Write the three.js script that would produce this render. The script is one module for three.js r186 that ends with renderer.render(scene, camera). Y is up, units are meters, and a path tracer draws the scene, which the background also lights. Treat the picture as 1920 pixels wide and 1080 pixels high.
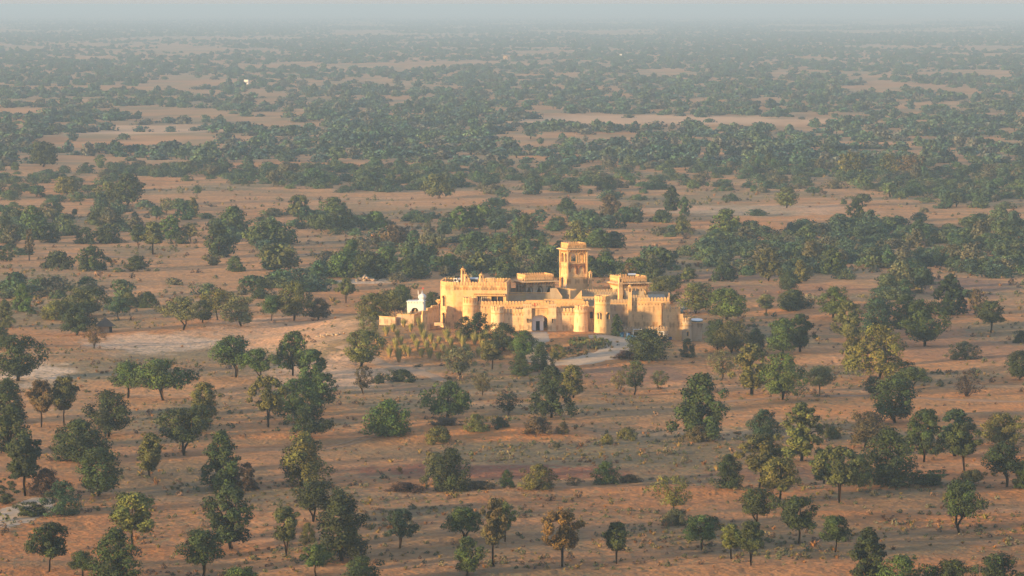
import * as THREE from 'three';
import { mergeGeometries } from 'three/addons/utils/BufferGeometryUtils.js';

// ---------------------------------------------------------------- camera, sky, sun, air, exposure
const scene = new THREE.Scene();
const LENS = 7000, EYE = 74, HORIZON = 8;               // lens in pixels of a 1920 wide frame, eye height in metres, horizon row
const PITCH = Math.atan((540 - HORIZON) / LENS);
const camera = new THREE.PerspectiveCamera(2 * Math.atan(540 / LENS) * 180 / Math.PI, 16 / 9, 1, 90000);
camera.position.set(0, EYE, 0);
camera.rotation.x = -PITCH;
scene.add(camera);

function skyTexture() {
  const W = 512, H = 256, d = new Float32Array(W * H * 4);
  const low = [0.63, 0.63, 0.615], mid = [0.68, 0.77, 0.90], top = [0.38, 0.50, 0.73];
  for (let j = 0; j < H; j++) {
    const up = ((j + 0.5) / H - 0.5) * Math.PI, e = Math.max(0, Math.sin(up));
    const a = Math.min(1, e / 0.22), b = Math.min(1, Math.max(0, (e - 0.15) / 0.8));
    for (let i = 0; i < W; i++) {
      for (let c = 0; c < 3; c++) {
        const s = a * a * (3 - 2 * a);
        d[(j * W + i) * 4 + c] = (low[c] + (mid[c] - low[c]) * s) * (1 - b) + top[c] * b;
      }
      d[(j * W + i) * 4 + 3] = 1;
    }
  }
  const t = new THREE.DataTexture(d, W, H, THREE.RGBAFormat, THREE.FloatType);
  t.mapping = THREE.EquirectangularReflectionMapping; t.magFilter = THREE.LinearFilter; t.needsUpdate = true;
  return t;
}
scene.background = skyTexture();
scene.environment = scene.background;
scene.backgroundIntensity = 0.45; scene.environmentIntensity = 0.45;

const sunElevation = 7.5 * Math.PI / 180, sunAzimuth = 58 * Math.PI / 180;   // low, from the left and behind the viewer
const sun = new THREE.DirectionalLight(new THREE.Color(1, 0.66, 0.31), 5);
sun.name = 'sun';
sun.position.set(-Math.sin(sunAzimuth) * Math.cos(sunElevation) * 900, Math.sin(sunElevation) * 900, Math.cos(sunAzimuth) * Math.cos(sunElevation) * 900 - 800);
sun.target.position.set(0, 0, -800);
sun.castShadow = true; sun.shadow.radius = 7; sun.shadow.mapSize.set(4096, 4096);
Object.assign(sun.shadow.camera, { left: -400, right: 400, top: 300, bottom: -300, near: 10, far: 2500 });
scene.add(sun, sun.target);
scene.fog = new THREE.FogExp2(new THREE.Color(0.51, 0.735, 1.0), 0.000152);

const renderer = new THREE.WebGLRenderer({ antialias: true });
renderer.toneMapping = THREE.LinearToneMapping;
renderer.toneMappingExposure = 2.0;
renderer.shadowMap.enabled = true;

// ---------------------------------------------------------------- helpers
const { clamp, smoothstep, lerp } = THREE.MathUtils;
function randomFrom(seed) { let s = seed >>> 0; return () => { s = (s + 0x6d2b79f5) | 0; let t = Math.imul(s ^ (s >>> 15), 1 | s); t = (t + Math.imul(t ^ (t >>> 7), 61 | t)) ^ t; return ((t ^ (t >>> 14)) >>> 0) / 4294967296; }; }
const hash = (i, j) => { let n = (Math.imul(i, 374761393) + Math.imul(j, 668265263)) | 0; n = Math.imul(n ^ (n >>> 13), 1274126177); return ((n ^ (n >>> 16)) >>> 0) / 4294967296; };
function noise(x, y) { const i = Math.floor(x), j = Math.floor(y), a = x - i, b = y - j, u = a * a * (3 - 2 * a), v = b * b * (3 - 2 * b); return (hash(i, j) * (1 - u) + hash(i + 1, j) * u) * (1 - v) + (hash(i, j + 1) * (1 - u) + hash(i + 1, j + 1) * u) * v; }
function fbm(x, y, n = 4) { let s = 0, a = 0.5, t = 0; for (let k = 0; k < n; k++) { s += a * noise(x, y); t += a; a *= 0.5; x = x * 2.03 + 17.3; y = y * 2.03 - 9.1; } return s / t; }
const ray = (px, py) => { const a = (py - 540) / LENS, c = Math.cos(PITCH), s = Math.sin(PITCH); return [(px - 960) / LENS, -a * c - s, -(c - a * s)]; };
const at = (px, py, depth) => { const r = ray(px, py), t = depth / -r[2]; return [r[0] * t, EYE + r[1] * t, -depth]; };   // a point of the photograph at a known distance
const across = (px, depth) => at(px, 540, depth)[0], height = (py, depth) => at(960, py, depth)[1];
const used = new Map();
function numbered(name) { const n = used.get(name) ?? 0; used.set(name, n + 1); return n ? name + '_' + String(n).padStart(3, '0') : name; }
function tag(o, label, category, group) { o.userData.label = label; o.userData.category = category; if (group) o.userData.group = group; return o; }
function thing(name, label, category, position, turn = 0, group) { const o = new THREE.Group(); o.name = numbered(name); o.position.set(...position); o.rotation.y = turn; scene.add(o); return tag(o, label, category, group); }
function shadowed(o) { o.castShadow = o.receiveShadow = true; return o; }

// ---------------------------------------------------------------- terrain
const FORT_Z = -806;
function moundMask(x, z) {
  const dx = Math.max(0, Math.abs(x - 6) - 31), dz = z > FORT_Z ? Math.max(0, z - FORT_Z - 9) / 1.0 : Math.max(0, -(z - FORT_Z) - 34) / 1.3;
  const d = Math.hypot(dx, dz) + (noise(x * 0.06 + 3, z * 0.06) - 0.5) * 7;
  return 1 - smoothstep(d, 0, 34);
}
function terrain(x, z) {
  const m = moundMask(x, z);
  let h = 4 * m * (1 - 0.70 * smoothstep(x, 17, 40));
  const far = 1 - smoothstep(-z, 2500, 6000);
  h += (1 - m) * ((fbm(x * 0.016, z * 0.016, 3) - 0.5) * 2.4 + (fbm(x * 0.07 + 40, z * 0.1, 2) - 0.5) * 0.75) * far;
  // low bank along the near field and the bushy dune below the fort
  const edge = -571 + (noise(x * 0.05, 2.5) - 0.5) * 12, on = smoothstep(x, -40, -20);
  h += 0.9 * on * smoothstep(z, edge + 5, edge) * smoothstep(z, -640, edge - 6);
  h += 1.5 * Math.exp(-(((x + 1) / 15) ** 2) - ((z + 641) / 13) ** 2) + 1.1 * Math.exp(-(((x + 16) / 7) ** 2) - ((z + 640) / 10) ** 2);
  return h;
}
function axis(from, to, step, grow, low, high) {
  const a = []; for (let v = from; v <= to + 1e-6; v += step) a.push(v);
  let s = step, v = to; const up = []; while (v < high) { s *= grow; v += s; up.push(Math.min(v, high)); }
  s = step; v = from; const down = []; while (v > low) { s *= grow; v -= s; down.unshift(Math.max(v, low)); }
  return [...down, ...a, ...up];
}
const gx = axis(-96, 96, 2.4, 1.045, -24000, 24000), gz = axis(-900, -470, 2.4, 1.016, -42000, 3000);
const NX = gx.length, NZ = gz.length, gh = new Float32Array(NX * NZ);
for (let j = 0; j < NZ; j++) for (let i = 0; i < NX; i++) gh[j * NX + i] = terrain(gx[i], gz[j]);
function find(a, v) { let lo = 0, hi = a.length - 2; while (lo < hi) { const m = (lo + hi + 1) >> 1; if (a[m] <= v) lo = m; else hi = m - 1; } return lo; }
function groundHeight(x, z) {                              // the height of the sheet as built
  const i = find(gx, x), j = find(gz, z), u = clamp((x - gx[i]) / (gx[i + 1] - gx[i]), 0, 1), v = clamp((z - gz[j]) / (gz[j + 1] - gz[j]), 0, 1);
  const a = gh[j * NX + i], b = gh[j * NX + i + 1], c = gh[(j + 1) * NX + i], d = gh[(j + 1) * NX + i + 1];
  return u + v <= 1 ? a + (b - a) * u + (c - a) * v : d + (c - d) * (1 - u) + (b - d) * (1 - v);
}
function ground(px, py) {                                  // where that spot of the photograph meets the land
  const r = ray(px, py); let lo = 300, hi = 30000;
  for (let d = 380; d < 30000; d *= 1.004) { const t = d / -r[2]; if (EYE + r[1] * t <= groundHeight(r[0] * t, -d)) { hi = d; lo = d / 1.004; break; } }
  for (let k = 0; k < 14; k++) { const d = (lo + hi) / 2, t = d / -r[2]; if (EYE + r[1] * t <= groundHeight(r[0] * t, -d)) hi = d; else lo = d; }
  const t = hi / -r[2]; return [r[0] * t, groundHeight(r[0] * t, -hi), -hi];
}

// soils: [photo x, photo y, half width, half height, colour, strength]; turned into ellipses on the land
const SAND = [0.46, 0.215, 0.072], ORANGE = [0.50, 0.19, 0.042], RED = [0.28, 0.088, 0.03], WEED = [0.185, 0.142, 0.058], DUST = [0.64, 0.45, 0.29], PINK = [0.66, 0.385, 0.205], PLOUGH = [0.25, 0.12, 0.06];
const soils = [
  [650, 690, 190, 48, PINK, 0.9], [520, 640, 210, 45, PINK, 0.6], [780, 650, 130, 45, ORANGE, 0.5], [300, 648, 150, 24, DUST, 0.7], [70, 702, 90, 28, DUST, 0.95],
  [960, 884, 370, 15, RED, 0.95], [1500, 890, 300, 16, RED, 0.55], [960, 812, 190, 20, ORANGE, 0.95], [1500, 915, 420, 14, ORANGE, 0.7], [1120, 945, 330, 26, ORANGE, 0.6],
  [1000, 842, 430, 16, WEED, 0.55], [1150, 770, 260, 26, WEED, 0.55], [1500, 1010, 420, 40, WEED, 0.65], [820, 1020, 330, 40, WEED, 0.5], [330, 900, 180, 34, WEED, 0.6], [1180, 705, 130, 22, PLOUGH, 0.8],
  [1000, 690, 90, 12, PLOUGH, 0.9], [780, 732, 110, 14, PLOUGH, 0.5], [1420, 545, 240, 13, RED, 0.5], [1380, 515, 170, 10, PLOUGH, 0.8], [1790, 540, 130, 20, PLOUGH, 0.95], [1720, 580, 120, 14, RED, 0.5], [1790, 640, 180, 40, PLOUGH, 0.55],
  [660, 556, 90, 12, ORANGE, 0.7], [690, 527, 90, 5, DUST, 0.9], [250, 500, 330, 30, SAND, 0.9], [560, 440, 160, 30, SAND, 0.7], [1160, 455, 110, 22, SAND, 0.9], [1400, 395, 230, 13, DUST, 0.4], [1200, 225, 360, 9, PINK, 0.9], [250, 245, 200, 12, PINK, 0.8],
  [1640, 700, 30, 20, ORANGE, 0.9], [640, 905, 260, 14, ORANGE, 0.5], [480, 775, 200, 25, ORANGE, 0.35], [1860, 690, 120, 10, SAND, 0.6], [1250, 620, 60, 16, PINK, 0.6],
].map(([px, py, hw, hh, c, s]) => { const a = ground(px, Math.min(1079, py)), up = ground(px, py - hh), dn = ground(px, Math.min(1090, py + hh)); return { x: a[0], z: (up[2] + dn[2]) / 2, rx: hw * -a[2] / LENS, rz: Math.abs(up[2] - dn[2]) / 2, c, s }; });
function soilColor(x, z, fine, out) {
  const D = -z, big = fbm(x * 0.011 + 5, z * 0.006, 3), wide = fbm(x * 0.035, z * 0.028 + 9, 3);
  let r = SAND[0], g = SAND[1], b = SAND[2];
  const mixTo = (c, k) => { r += (c[0] - r) * k; g += (c[1] - g) * k; b += (c[2] - b) * k; };
  mixTo(ORANGE, smoothstep(big, 0.42, 0.66) * 0.8);
  mixTo(WEED, smoothstep(wide, 0.48, 0.68) * 0.75);
  const band = noise(x * 0.018 + 60, z * 0.11), dusty = noise(x * 0.03 + 10, z * 0.16 + 70); mixTo(WEED, smoothstep(band, 0.6, 0.85) * 0.5); mixTo(PINK, smoothstep(dusty, 0.7, 0.9) * 0.25);
  const wob = (wide - 0.5) * 0.9 + (fine ? (noise(x * 0.35, z * 0.2) - 0.5) * 0.35 : 0);
  for (const s of soils) {
    const dx = (x - s.x) / s.rx, dz = (z - s.z) / s.rz, d = dx * dx + dz * dz;
    if (d < 2.2) mixTo(s.c, s.s * (1 - smoothstep(Math.sqrt(d) + wob, 0.62, 1.08)));
  }
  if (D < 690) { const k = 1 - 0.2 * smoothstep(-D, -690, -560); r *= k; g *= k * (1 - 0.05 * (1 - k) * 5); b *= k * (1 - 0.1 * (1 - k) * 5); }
  if (D > 1500) mixTo(WEED, 0.25 * smoothstep(D, 1500, 3000));
  if (fine) {
    const p = noise(x * 1.1, z * 0.55), q = noise(x * 2.7 + 7, z * 1.6), w = noise(x * 0.33, z * 0.9 + 4);
    const line = noise(x * 0.12 + 80, z * 1.5 + wide * 6); let k = 1 + (p - 0.5) * 0.3 + (q - 0.5) * 0.36 + (w - 0.5) * 0.24 + (line - 0.5) * 0.22;
    const spot = noise(x * 1.5 + 50, z * 0.8 + 20), thin = smoothstep(wide, 0.38, 0.62);
    if (spot > 0.72) mixTo(WEED, smoothstep(spot, 0.72, 0.86) * (0.35 + 0.5 * thin));
    r *= k; g *= k; b *= k;
  } else { const k = 0.88 + 0.24 * noise(x * 0.05, z * 0.02); r *= k; g *= k; b *= k; }
  out[0] = r; out[1] = g; out[2] = b; return out;
}
const toByte = (v) => Math.round(255 * clamp(v <= 0.0031308 ? v * 12.92 : 1.055 * Math.pow(v, 1 / 2.4) - 0.055, 0, 1));
const NEAR = { x0: -230, x1: 230, z0: -1700, z1: -440 };
function nearSoilMap() {
  const N = 2048, d = new Uint8Array(N * N * 4), c = [0, 0, 0];
  for (let j = 0; j < N; j++) {
    const z = NEAR.z0 + (NEAR.z1 - NEAR.z0) * (j + 0.5) / N;
    for (let i = 0; i < N; i++) {
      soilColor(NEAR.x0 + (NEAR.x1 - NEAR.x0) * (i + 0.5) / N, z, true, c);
      const o = (j * N + i) * 4; d[o] = toByte(c[0]); d[o + 1] = toByte(c[1]); d[o + 2] = toByte(c[2]); d[o + 3] = 255;
    }
  }
  const t = new THREE.DataTexture(d, N, N); t.colorSpace = THREE.SRGBColorSpace; t.magFilter = THREE.LinearFilter; t.needsUpdate = true; return t;
}
function tileNoise(N, layers, seed, paint) {                 // a seamless square of layered noise
  const d = new Uint8Array(N * N * 4);
  const per = (x, y, p, k) => { const i = Math.floor(x), j = Math.floor(y), a = x - i, b = y - j, u = a * a * (3 - 2 * a), v = b * b * (3 - 2 * b), h = (m, n) => hash(((m % p) + p) % p + k * 131, ((n % p) + p) % p + seed * 977); return (h(i, j) * (1 - u) + h(i + 1, j) * u) * (1 - v) + (h(i, j + 1) * (1 - u) + h(i + 1, j + 1) * u) * v; };
  for (let y = 0; y < N; y++) for (let x = 0; x < N; x++) {
    const v = layers.map(([p, sx = 1], k) => per(x / N * p * sx, y / N * p, p, k)), c = paint(v, x / N, y / N), o = (y * N + x) * 4;
    d[o] = c[0]; d[o + 1] = c[1]; d[o + 2] = c[2]; d[o + 3] = 255;
  }
  const t = new THREE.DataTexture(d, N, N); t.wrapS = t.wrapT = THREE.RepeatWrapping; t.magFilter = THREE.LinearFilter; t.needsUpdate = true; return t;
}
const grain = tileNoise(512, [[8], [19], [47], [111]], 3, (v) => { const k = 255 * (0.3 * v[0] + 0.3 * v[1] + 0.25 * v[2] + 0.15 * v[3]); return [k, k, k]; });
const nearGrain = grain.clone(); nearGrain.repeat.set(460 / 24, 1260 / 24); nearGrain.needsUpdate = true;
{
  const pos = new Float32Array(NX * NZ * 3), uv = new Float32Array(NX * NZ * 2), col = new Float32Array(NX * NZ * 3), c = [0, 0, 0];
  for (let j = 0; j < NZ; j++) for (let i = 0; i < NX; i++) {
    const k = j * NX + i; pos.set([gx[i], gh[k], gz[j]], k * 3);
    uv.set([(gx[i] - NEAR.x0) / (NEAR.x1 - NEAR.x0), (gz[j] - NEAR.z0) / (NEAR.z1 - NEAR.z0)], k * 2);
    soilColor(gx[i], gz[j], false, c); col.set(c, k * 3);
  }
  const near = [], far = [];
  for (let j = 0; j < NZ - 1; j++) for (let i = 0; i < NX - 1; i++) {
    const a = j * NX + i, b = a + 1, e = a + NX, f = e + 1;
    (gx[i] >= NEAR.x0 && gx[i + 1] <= NEAR.x1 && gz[j] >= NEAR.z0 && gz[j + 1] <= NEAR.z1 ? near : far).push(a, e, b, b, e, f);
  }
  const g = new THREE.BufferGeometry();
  g.setAttribute('position', new THREE.BufferAttribute(pos, 3)); g.setAttribute('uv', new THREE.BufferAttribute(uv, 2)); g.setAttribute('color', new THREE.BufferAttribute(col, 3));
  g.setIndex(new THREE.BufferAttribute(new Uint32Array(near.length + far.length), 1)); g.index.array.set(near); g.index.array.set(far, near.length);
  g.addGroup(0, near.length, 0); g.addGroup(near.length, far.length, 1); g.computeVertexNormals();
  const mNear = new THREE.MeshStandardMaterial({ map: nearSoilMap(), bumpMap: nearGrain, bumpScale: 0.35, roughness: 1 });
  const mFar = new THREE.MeshStandardMaterial({ vertexColors: true, roughness: 1 });
  const o = shadowed(new THREE.Mesh(g, [mNear, mFar])); o.name = 'ground'; o.userData.kind = 'structure'; scene.add(o);
}
function ribbon(name, points, material, lift = 0.07) {        // a path laid on the land: points are [photo x, photo y, width in metres]
  const P = points.map(([px, py, w]) => { const p = ground(px, py); return [p[0], p[2], w]; }), L = new THREE.CatmullRomCurve3(P.map((p) => new THREE.Vector3(p[0], p[2], p[1]))), n = points.length * 14, k = 6;
  const pos = [], uv = [], idx = []; let run = 0, last = null;
  for (let i = 0; i <= n; i++) {
    const q = L.getPoint(i / n), t = L.getTangent(i / n), nx = -t.z, nz = t.x, l = Math.hypot(nx, nz) || 1;
    if (last) run += Math.hypot(q.x - last.x, q.z - last.z); last = q;
    for (let s = 0; s <= k; s++) { const o = (s / k - 0.5) * q.y * (1 + (s === 0 || s === k ? (noise(i * 0.7, s * 9) - 0.5) * 0.35 : 0)), x = q.x + nx / l * o, z = q.z + nz / l * o; pos.push(x, groundHeight(x, z) + (s === 0 || s === k ? lift * 0.3 : lift), z); uv.push(o / 6, run / 6); }
    if (i) for (let s = 0; s < k; s++) { const a = (i - 1) * (k + 1) + s, b = a + k + 1; idx.push(a, a + 1, b, b, a + 1, b + 1); }
  }
  const g = new THREE.BufferGeometry(); g.setAttribute('position', new THREE.Float32BufferAttribute(pos, 3)); g.setAttribute('uv', new THREE.Float32BufferAttribute(uv, 2)); g.setIndex(idx); g.computeVertexNormals();
  const na = g.attributes.normal; for (let i = 0; i < na.count; i++) if (na.getY(i) < 0) na.setXYZ(i, -na.getX(i), -na.getY(i), -na.getZ(i));
  const o = shadowed(new THREE.Mesh(g, material)); o.name = numbered(name); o.userData.kind = 'structure'; scene.add(o); return o;
}
const gravel = tileNoise(256, [[6], [23], [61]], 8, (v) => { const k = 205 + 50 * (0.4 * v[0] + 0.35 * v[1] + 0.25 * v[2]); return [k, k * 0.98, k * 0.95]; }); gravel.colorSpace = THREE.SRGBColorSpace;
const paleTrack = new THREE.MeshStandardMaterial({ color: new THREE.Color(0.60, 0.47, 0.345), map: gravel, roughness: 1, side: THREE.DoubleSide });
const dustTrack = new THREE.MeshStandardMaterial({ color: new THREE.Color(0.50, 0.335, 0.21), map: gravel, roughness: 1, side: THREE.DoubleSide });
const rutTrack = new THREE.MeshStandardMaterial({ color: new THREE.Color(0.42, 0.25, 0.14), map: gravel, roughness: 1, side: THREE.DoubleSide });
ribbon('driveway', [[1012, 622.5, 3.6], [1010, 634, 4.2], [1000, 655, 5], [1020, 678, 6], [1085, 677, 6.5], [1140, 665, 7.5], [1166, 652, 8], [1168, 640, 7], [1140, 632.5, 5], [1104, 631.5, 3.4]], paleTrack);
ribbon('dirt_track', [[-40, 985, 10], [10, 972, 9], [45, 956, 7.5], [68, 944, 5.5], [80, 934, 3]], paleTrack);
ribbon('wheel_rut', [[590, 842, 0.5], [640, 832, 0.5], [690, 818, 0.5]], rutTrack);
ribbon('wheel_rut', [[596, 846, 0.5], [648, 836, 0.5], [698, 821, 0.5]], rutTrack);
ribbon('dirt_track', [[1325, 756, 2.4], [1450, 746, 2.8], [1590, 742, 2.8], [1760, 749, 2.8], [1960, 754, 2.6]], rutTrack);
ribbon('dirt_track', [[640, 648, 3], [700, 676, 3.4], [770, 694, 3.4], [840, 716, 2.4]], dustTrack);
ribbon('dirt_track', [[-30, 470, 4], [140, 476, 4], [330, 486, 4], [520, 480, 4], [640, 470, 3]], rutTrack);
// ---------------------------------------------------------------- materials of the fort
const stoneMap = tileNoise(512, [[3], [7], [17], [43], [5, 4], [24, 1]], 21, (v, x, y) => {
  const course = Math.abs(((y * 20) % 1) - 0.5) < 0.44 ? 1 : 0.94, streak = smoothstep(v[4], 0.55, 0.9) * 0.16, k = (0.68 + 0.24 * v[0] + 0.18 * v[1] + 0.14 * v[2] + 0.06 * v[3] - 1.4 * streak) * course;
  const stain = smoothstep(v[1] * 0.6 + v[0] * 0.4, 0.58, 0.8);
  return [255 * Math.min(1, k), 255 * Math.min(1, k * (0.985 - 0.07 * stain)), 255 * Math.min(1, k * (0.97 - 0.14 * stain))];
}); stoneMap.colorSpace = THREE.SRGBColorSpace;
const stoneBump = tileNoise(256, [[9], [31], [70]], 5, (v, x, y) => { const k = 255 * (0.35 * v[0] + 0.35 * v[1] + 0.3 * v[2]); return [k, k, k]; });
const stone = (r, g, b) => new THREE.MeshStandardMaterial({ color: new THREE.Color(r, g, b), map: stoneMap, bumpMap: stoneBump, bumpScale: 0.03, roughness: 0.95 });
const M = {
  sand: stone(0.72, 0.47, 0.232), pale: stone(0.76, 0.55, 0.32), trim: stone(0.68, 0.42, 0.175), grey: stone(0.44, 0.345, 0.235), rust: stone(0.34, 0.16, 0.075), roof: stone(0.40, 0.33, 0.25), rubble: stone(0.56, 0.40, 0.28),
  white: new THREE.MeshStandardMaterial({ color: new THREE.Color(0.80, 0.79, 0.76), bumpMap: stoneBump, bumpScale: 0.02, roughness: 0.8 }),
  canvas: new THREE.MeshStandardMaterial({ color: new THREE.Color(0.84, 0.84, 0.85), roughness: 0.9, side: THREE.DoubleSide }),
  curtain: new THREE.MeshStandardMaterial({ color: new THREE.Color(0.62, 0.56, 0.46), roughness: 1, side: THREE.DoubleSide }),
  dark: new THREE.MeshStandardMaterial({ color: new THREE.Color(0.03, 0.022, 0.018), roughness: 0.9 }),
  wood: new THREE.MeshStandardMaterial({ color: new THREE.Color(0.09, 0.045, 0.025), roughness: 0.8 }),
  glass: new THREE.MeshStandardMaterial({ color: new THREE.Color(0.014, 0.014, 0.017), roughness: 0.6 }),
  steel: new THREE.MeshStandardMaterial({ color: new THREE.Color(0.72, 0.76, 0.80), roughness: 0.35, metalness: 0.6 }),
  black: new THREE.MeshStandardMaterial({ color: new THREE.Color(0.02, 0.02, 0.025), roughness: 0.5 }),
  plastic: new THREE.MeshStandardMaterial({ color: new THREE.Color(0.78, 0.78, 0.76), roughness: 0.5 }),
  red: new THREE.MeshStandardMaterial({ color: new THREE.Color(0.62, 0.05, 0.03), roughness: 0.9, side: THREE.DoubleSide }),
  blue: new THREE.MeshStandardMaterial({ color: new THREE.Color(0.02, 0.09, 0.26), roughness: 0.5, side: THREE.DoubleSide }),
  tarp: new THREE.MeshStandardMaterial({ color: new THREE.Color(0.03, 0.13, 0.24), roughness: 0.8, side: THREE.DoubleSide }),
  navy: new THREE.MeshStandardMaterial({ color: new THREE.Color(0.045, 0.09, 0.14), roughness: 0.6 }),
  teal: new THREE.MeshStandardMaterial({ color: new THREE.Color(0.03, 0.16, 0.19), roughness: 0.6 }),
  thatch: new THREE.MeshStandardMaterial({ color: new THREE.Color(0.10, 0.075, 0.055), bumpMap: stoneBump, bumpScale: 0.05, roughness: 1 }),
  mud: stone(0.40, 0.29, 0.20), lamp: new THREE.MeshStandardMaterial({ color: new THREE.Color(0.035, 0.025, 0.02), roughness: 0.6, metalness: 0.5 }),
};
function ready(g) {                                          // plain triangles with box-wise texture coordinates, eight metres to a tile
  g = g.index ? g.toNonIndexed() : g; for (const n of Object.keys(g.attributes)) if (!['position', 'normal'].includes(n)) g.deleteAttribute(n);
  const p = g.attributes.position, n = g.attributes.normal, uv = new Float32Array(p.count * 2), S = 1 / 8;
  for (let i = 0; i < p.count; i++) { const x = Math.abs(n.getX(i)), y = Math.abs(n.getY(i)), z = Math.abs(n.getZ(i)); if (y > x && y > z) uv.set([p.getX(i) * S, p.getZ(i) * S], i * 2); else if (x > z) uv.set([p.getZ(i) * S, p.getY(i) * S], i * 2); else uv.set([p.getX(i) * S, p.getY(i) * S], i * 2); }
  g.setAttribute('uv', new THREE.BufferAttribute(uv, 2)); return g;
}
const merge = (list) => mergeGeometries(list.map(ready));
function mesh(name, geometry, material, parent) { const o = new THREE.Mesh(Array.isArray(geometry) ? merge(geometry) : ready(geometry), material); o.name = parent ? name : numbered(name); (parent ?? scene).add(o); return o; }
function part(name, parent, x = 0, y = 0, z = 0, turn = 0) { const o = new THREE.Group(); o.name = name; o.position.set(x, y, z); o.rotation.y = turn; parent.add(o); return o; }
const box = (x0, x1, y0, y1, z0, z1) => new THREE.BoxGeometry(x1 - x0, y1 - y0, z1 - z0).translate((x0 + x1) / 2, (y0 + y1) / 2, (z0 + z1) / 2);
const tube = (r0, r1, h, x, y, z, n = 10) => new THREE.CylinderGeometry(r1, r0, h, n).translate(x, y + h / 2, z);
function merlonShape(w, h, t) { const s = new THREE.Shape(); s.moveTo(-w / 2, 0); s.lineTo(w / 2, 0); s.lineTo(w / 2, h - w / 2); s.absarc(0, h - w / 2, w / 2, 0, Math.PI, false); s.lineTo(-w / 2, 0); return ready(new THREE.ExtrudeGeometry(s, { depth: t, bevelEnabled: true, bevelThickness: 0.025, bevelSize: 0.02, bevelSegments: 1, curveSegments: 5 }).translate(0, 0, -t / 2)); }
const MERLON = merlonShape(0.50, 0.78, 0.26), SMALL = merlonShape(0.40, 0.55, 0.2), WIDE = merlonShape(0.58, 0.86, 0.3);
const stoneRandom = randomFrom(77);
function merlons(parent, x0, x1, y, z, pitch = 0.68, geometry = MERLON, material = M.sand) {   // a row along local x
  const n = Math.max(1, Math.round((x1 - x0) / pitch));
  for (let i = 0; i < n; i++) { const o = new THREE.Mesh(geometry, material); o.name = 'merlon'; o.position.set(x0 + (i + 0.5) * (x1 - x0) / n, y, z); o.rotation.y = (stoneRandom() - 0.5) * 0.06; o.scale.set(0.96 + stoneRandom() * 0.08, 0.94 + stoneRandom() * 0.1, 1); parent.add(o); }
}
function slotBand(x0, x1, y0, y1, zf, depth = 0.22, pitch = 0.68, gap = 0.2) {   // blocks with dark gaps between them; the wall behind is set back by depth
  const n = Math.max(1, Math.round((x1 - x0) / pitch)), p = (x1 - x0) / n, g = [];
  for (let i = 0; i <= n; i++) { const a = i === 0 ? x0 : x0 + (i - 0.5) * p + gap / 2, b = i === n ? x1 : x0 + (i + 0.5) * p - gap / 2; g.push(box(a, b, y0, y1, zf - depth, zf)); }
  return g;
}
// a straight wall in its own frame: from 0 to L along x, front at z = 0; body, slots, string course and merlons
function wall(fort, name, a, b, y0, y1, o = {}) {
  const dx = b[0] - a[0], dz = b[1] - a[1], L = Math.hypot(dx, dz), t = o.thick ?? 0.6, g = part(name, fort, a[0] - fort.position.x, 0 - fort.position.y, a[1] - fort.position.z, Math.atan2(-dz, dx)), list = [];
  const m = o.material ?? M.sand, mould = o.mould ?? 0;
  if (o.slots) {
    const s1 = y1 - (o.slotDrop ?? 0.62), s0 = s1 - (o.slotHigh ?? 0.36);
    list.push(box(0, L, y0, s0, -t, 0), box(0, L, s1, y1, -t, 0), box(0, L, s0, s1, -t, -0.24), ...slotBand(0, L, s0, s1, 0, 0.24, o.pitch ?? 0.68));
  } else list.push(o.holes ? holed(L, y0, y1, t, o.holes) : box(0, L, y0, y1, -t, 0));
  mesh('wall', list, m, g);
  if (mould) mesh('string_course', box(-0.04, L + 0.04, y1 - mould - 0.07, y1 - mould + 0.07, -t - 0.06, 0.07), M.trim, g);
  if (o.coping) mesh('coping', box(-0.05, L + 0.05, y1 + 0.002, y1 + 0.13, -t - 0.07, 0.08), M.trim, g);
  if (o.merlons !== false) merlons(g, 0.02, L - 0.02, y1 + (o.coping ? 0.13 : 0), -0.16, o.pitch ?? 0.68, o.shape ?? MERLON, m);
  return g;
}
function archPath(x, y, w, h, pointed = 0) {                // opening with an arched head, h includes the head
  const p = new THREE.Path(), r = w / 2, head = r * (1 + pointed), s = y + h - head; p.moveTo(x - r, y); p.lineTo(x + r, y); p.lineTo(x + r, s);
  for (let k = 1; k < 12; k++) { const a = Math.PI * k / 12; p.lineTo(x + r * Math.cos(a), s + head * Math.pow(Math.sin(a), 0.85)); }
  p.lineTo(x - r, s); p.closePath(); return p;
}
function rectPath(x0, x1, y0, y1) { const p = new THREE.Path(); p.moveTo(x0, y0); p.lineTo(x1, y0); p.lineTo(x1, y1); p.lineTo(x0, y1); p.closePath(); return p; }
function holed(L, y0, y1, t, holes) { const s = new THREE.Shape(); s.moveTo(0, y0); s.lineTo(L, y0); s.lineTo(L, y1); s.lineTo(0, y1); s.closePath(); s.holes.push(...holes); return new THREE.ExtrudeGeometry(s, { depth: t, bevelEnabled: false, curveSegments: 8 }).translate(0, 0, -t); }
function archTrim(x, y, w, h, d = 0.16, out = 0.1, z = 0) {   // a raised band round an arched opening, open at the foot
  const up = (ww, hh) => { const q = archPath(x, y, ww, hh).getPoints(1); return q.slice(1, 15); }, outer = up(w + 2 * d, h + d), inner = up(w, h).reverse();
  return new THREE.ExtrudeGeometry(new THREE.Shape([...outer, ...inner]), { depth: out, bevelEnabled: false }).translate(0, 0, z);
}
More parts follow.
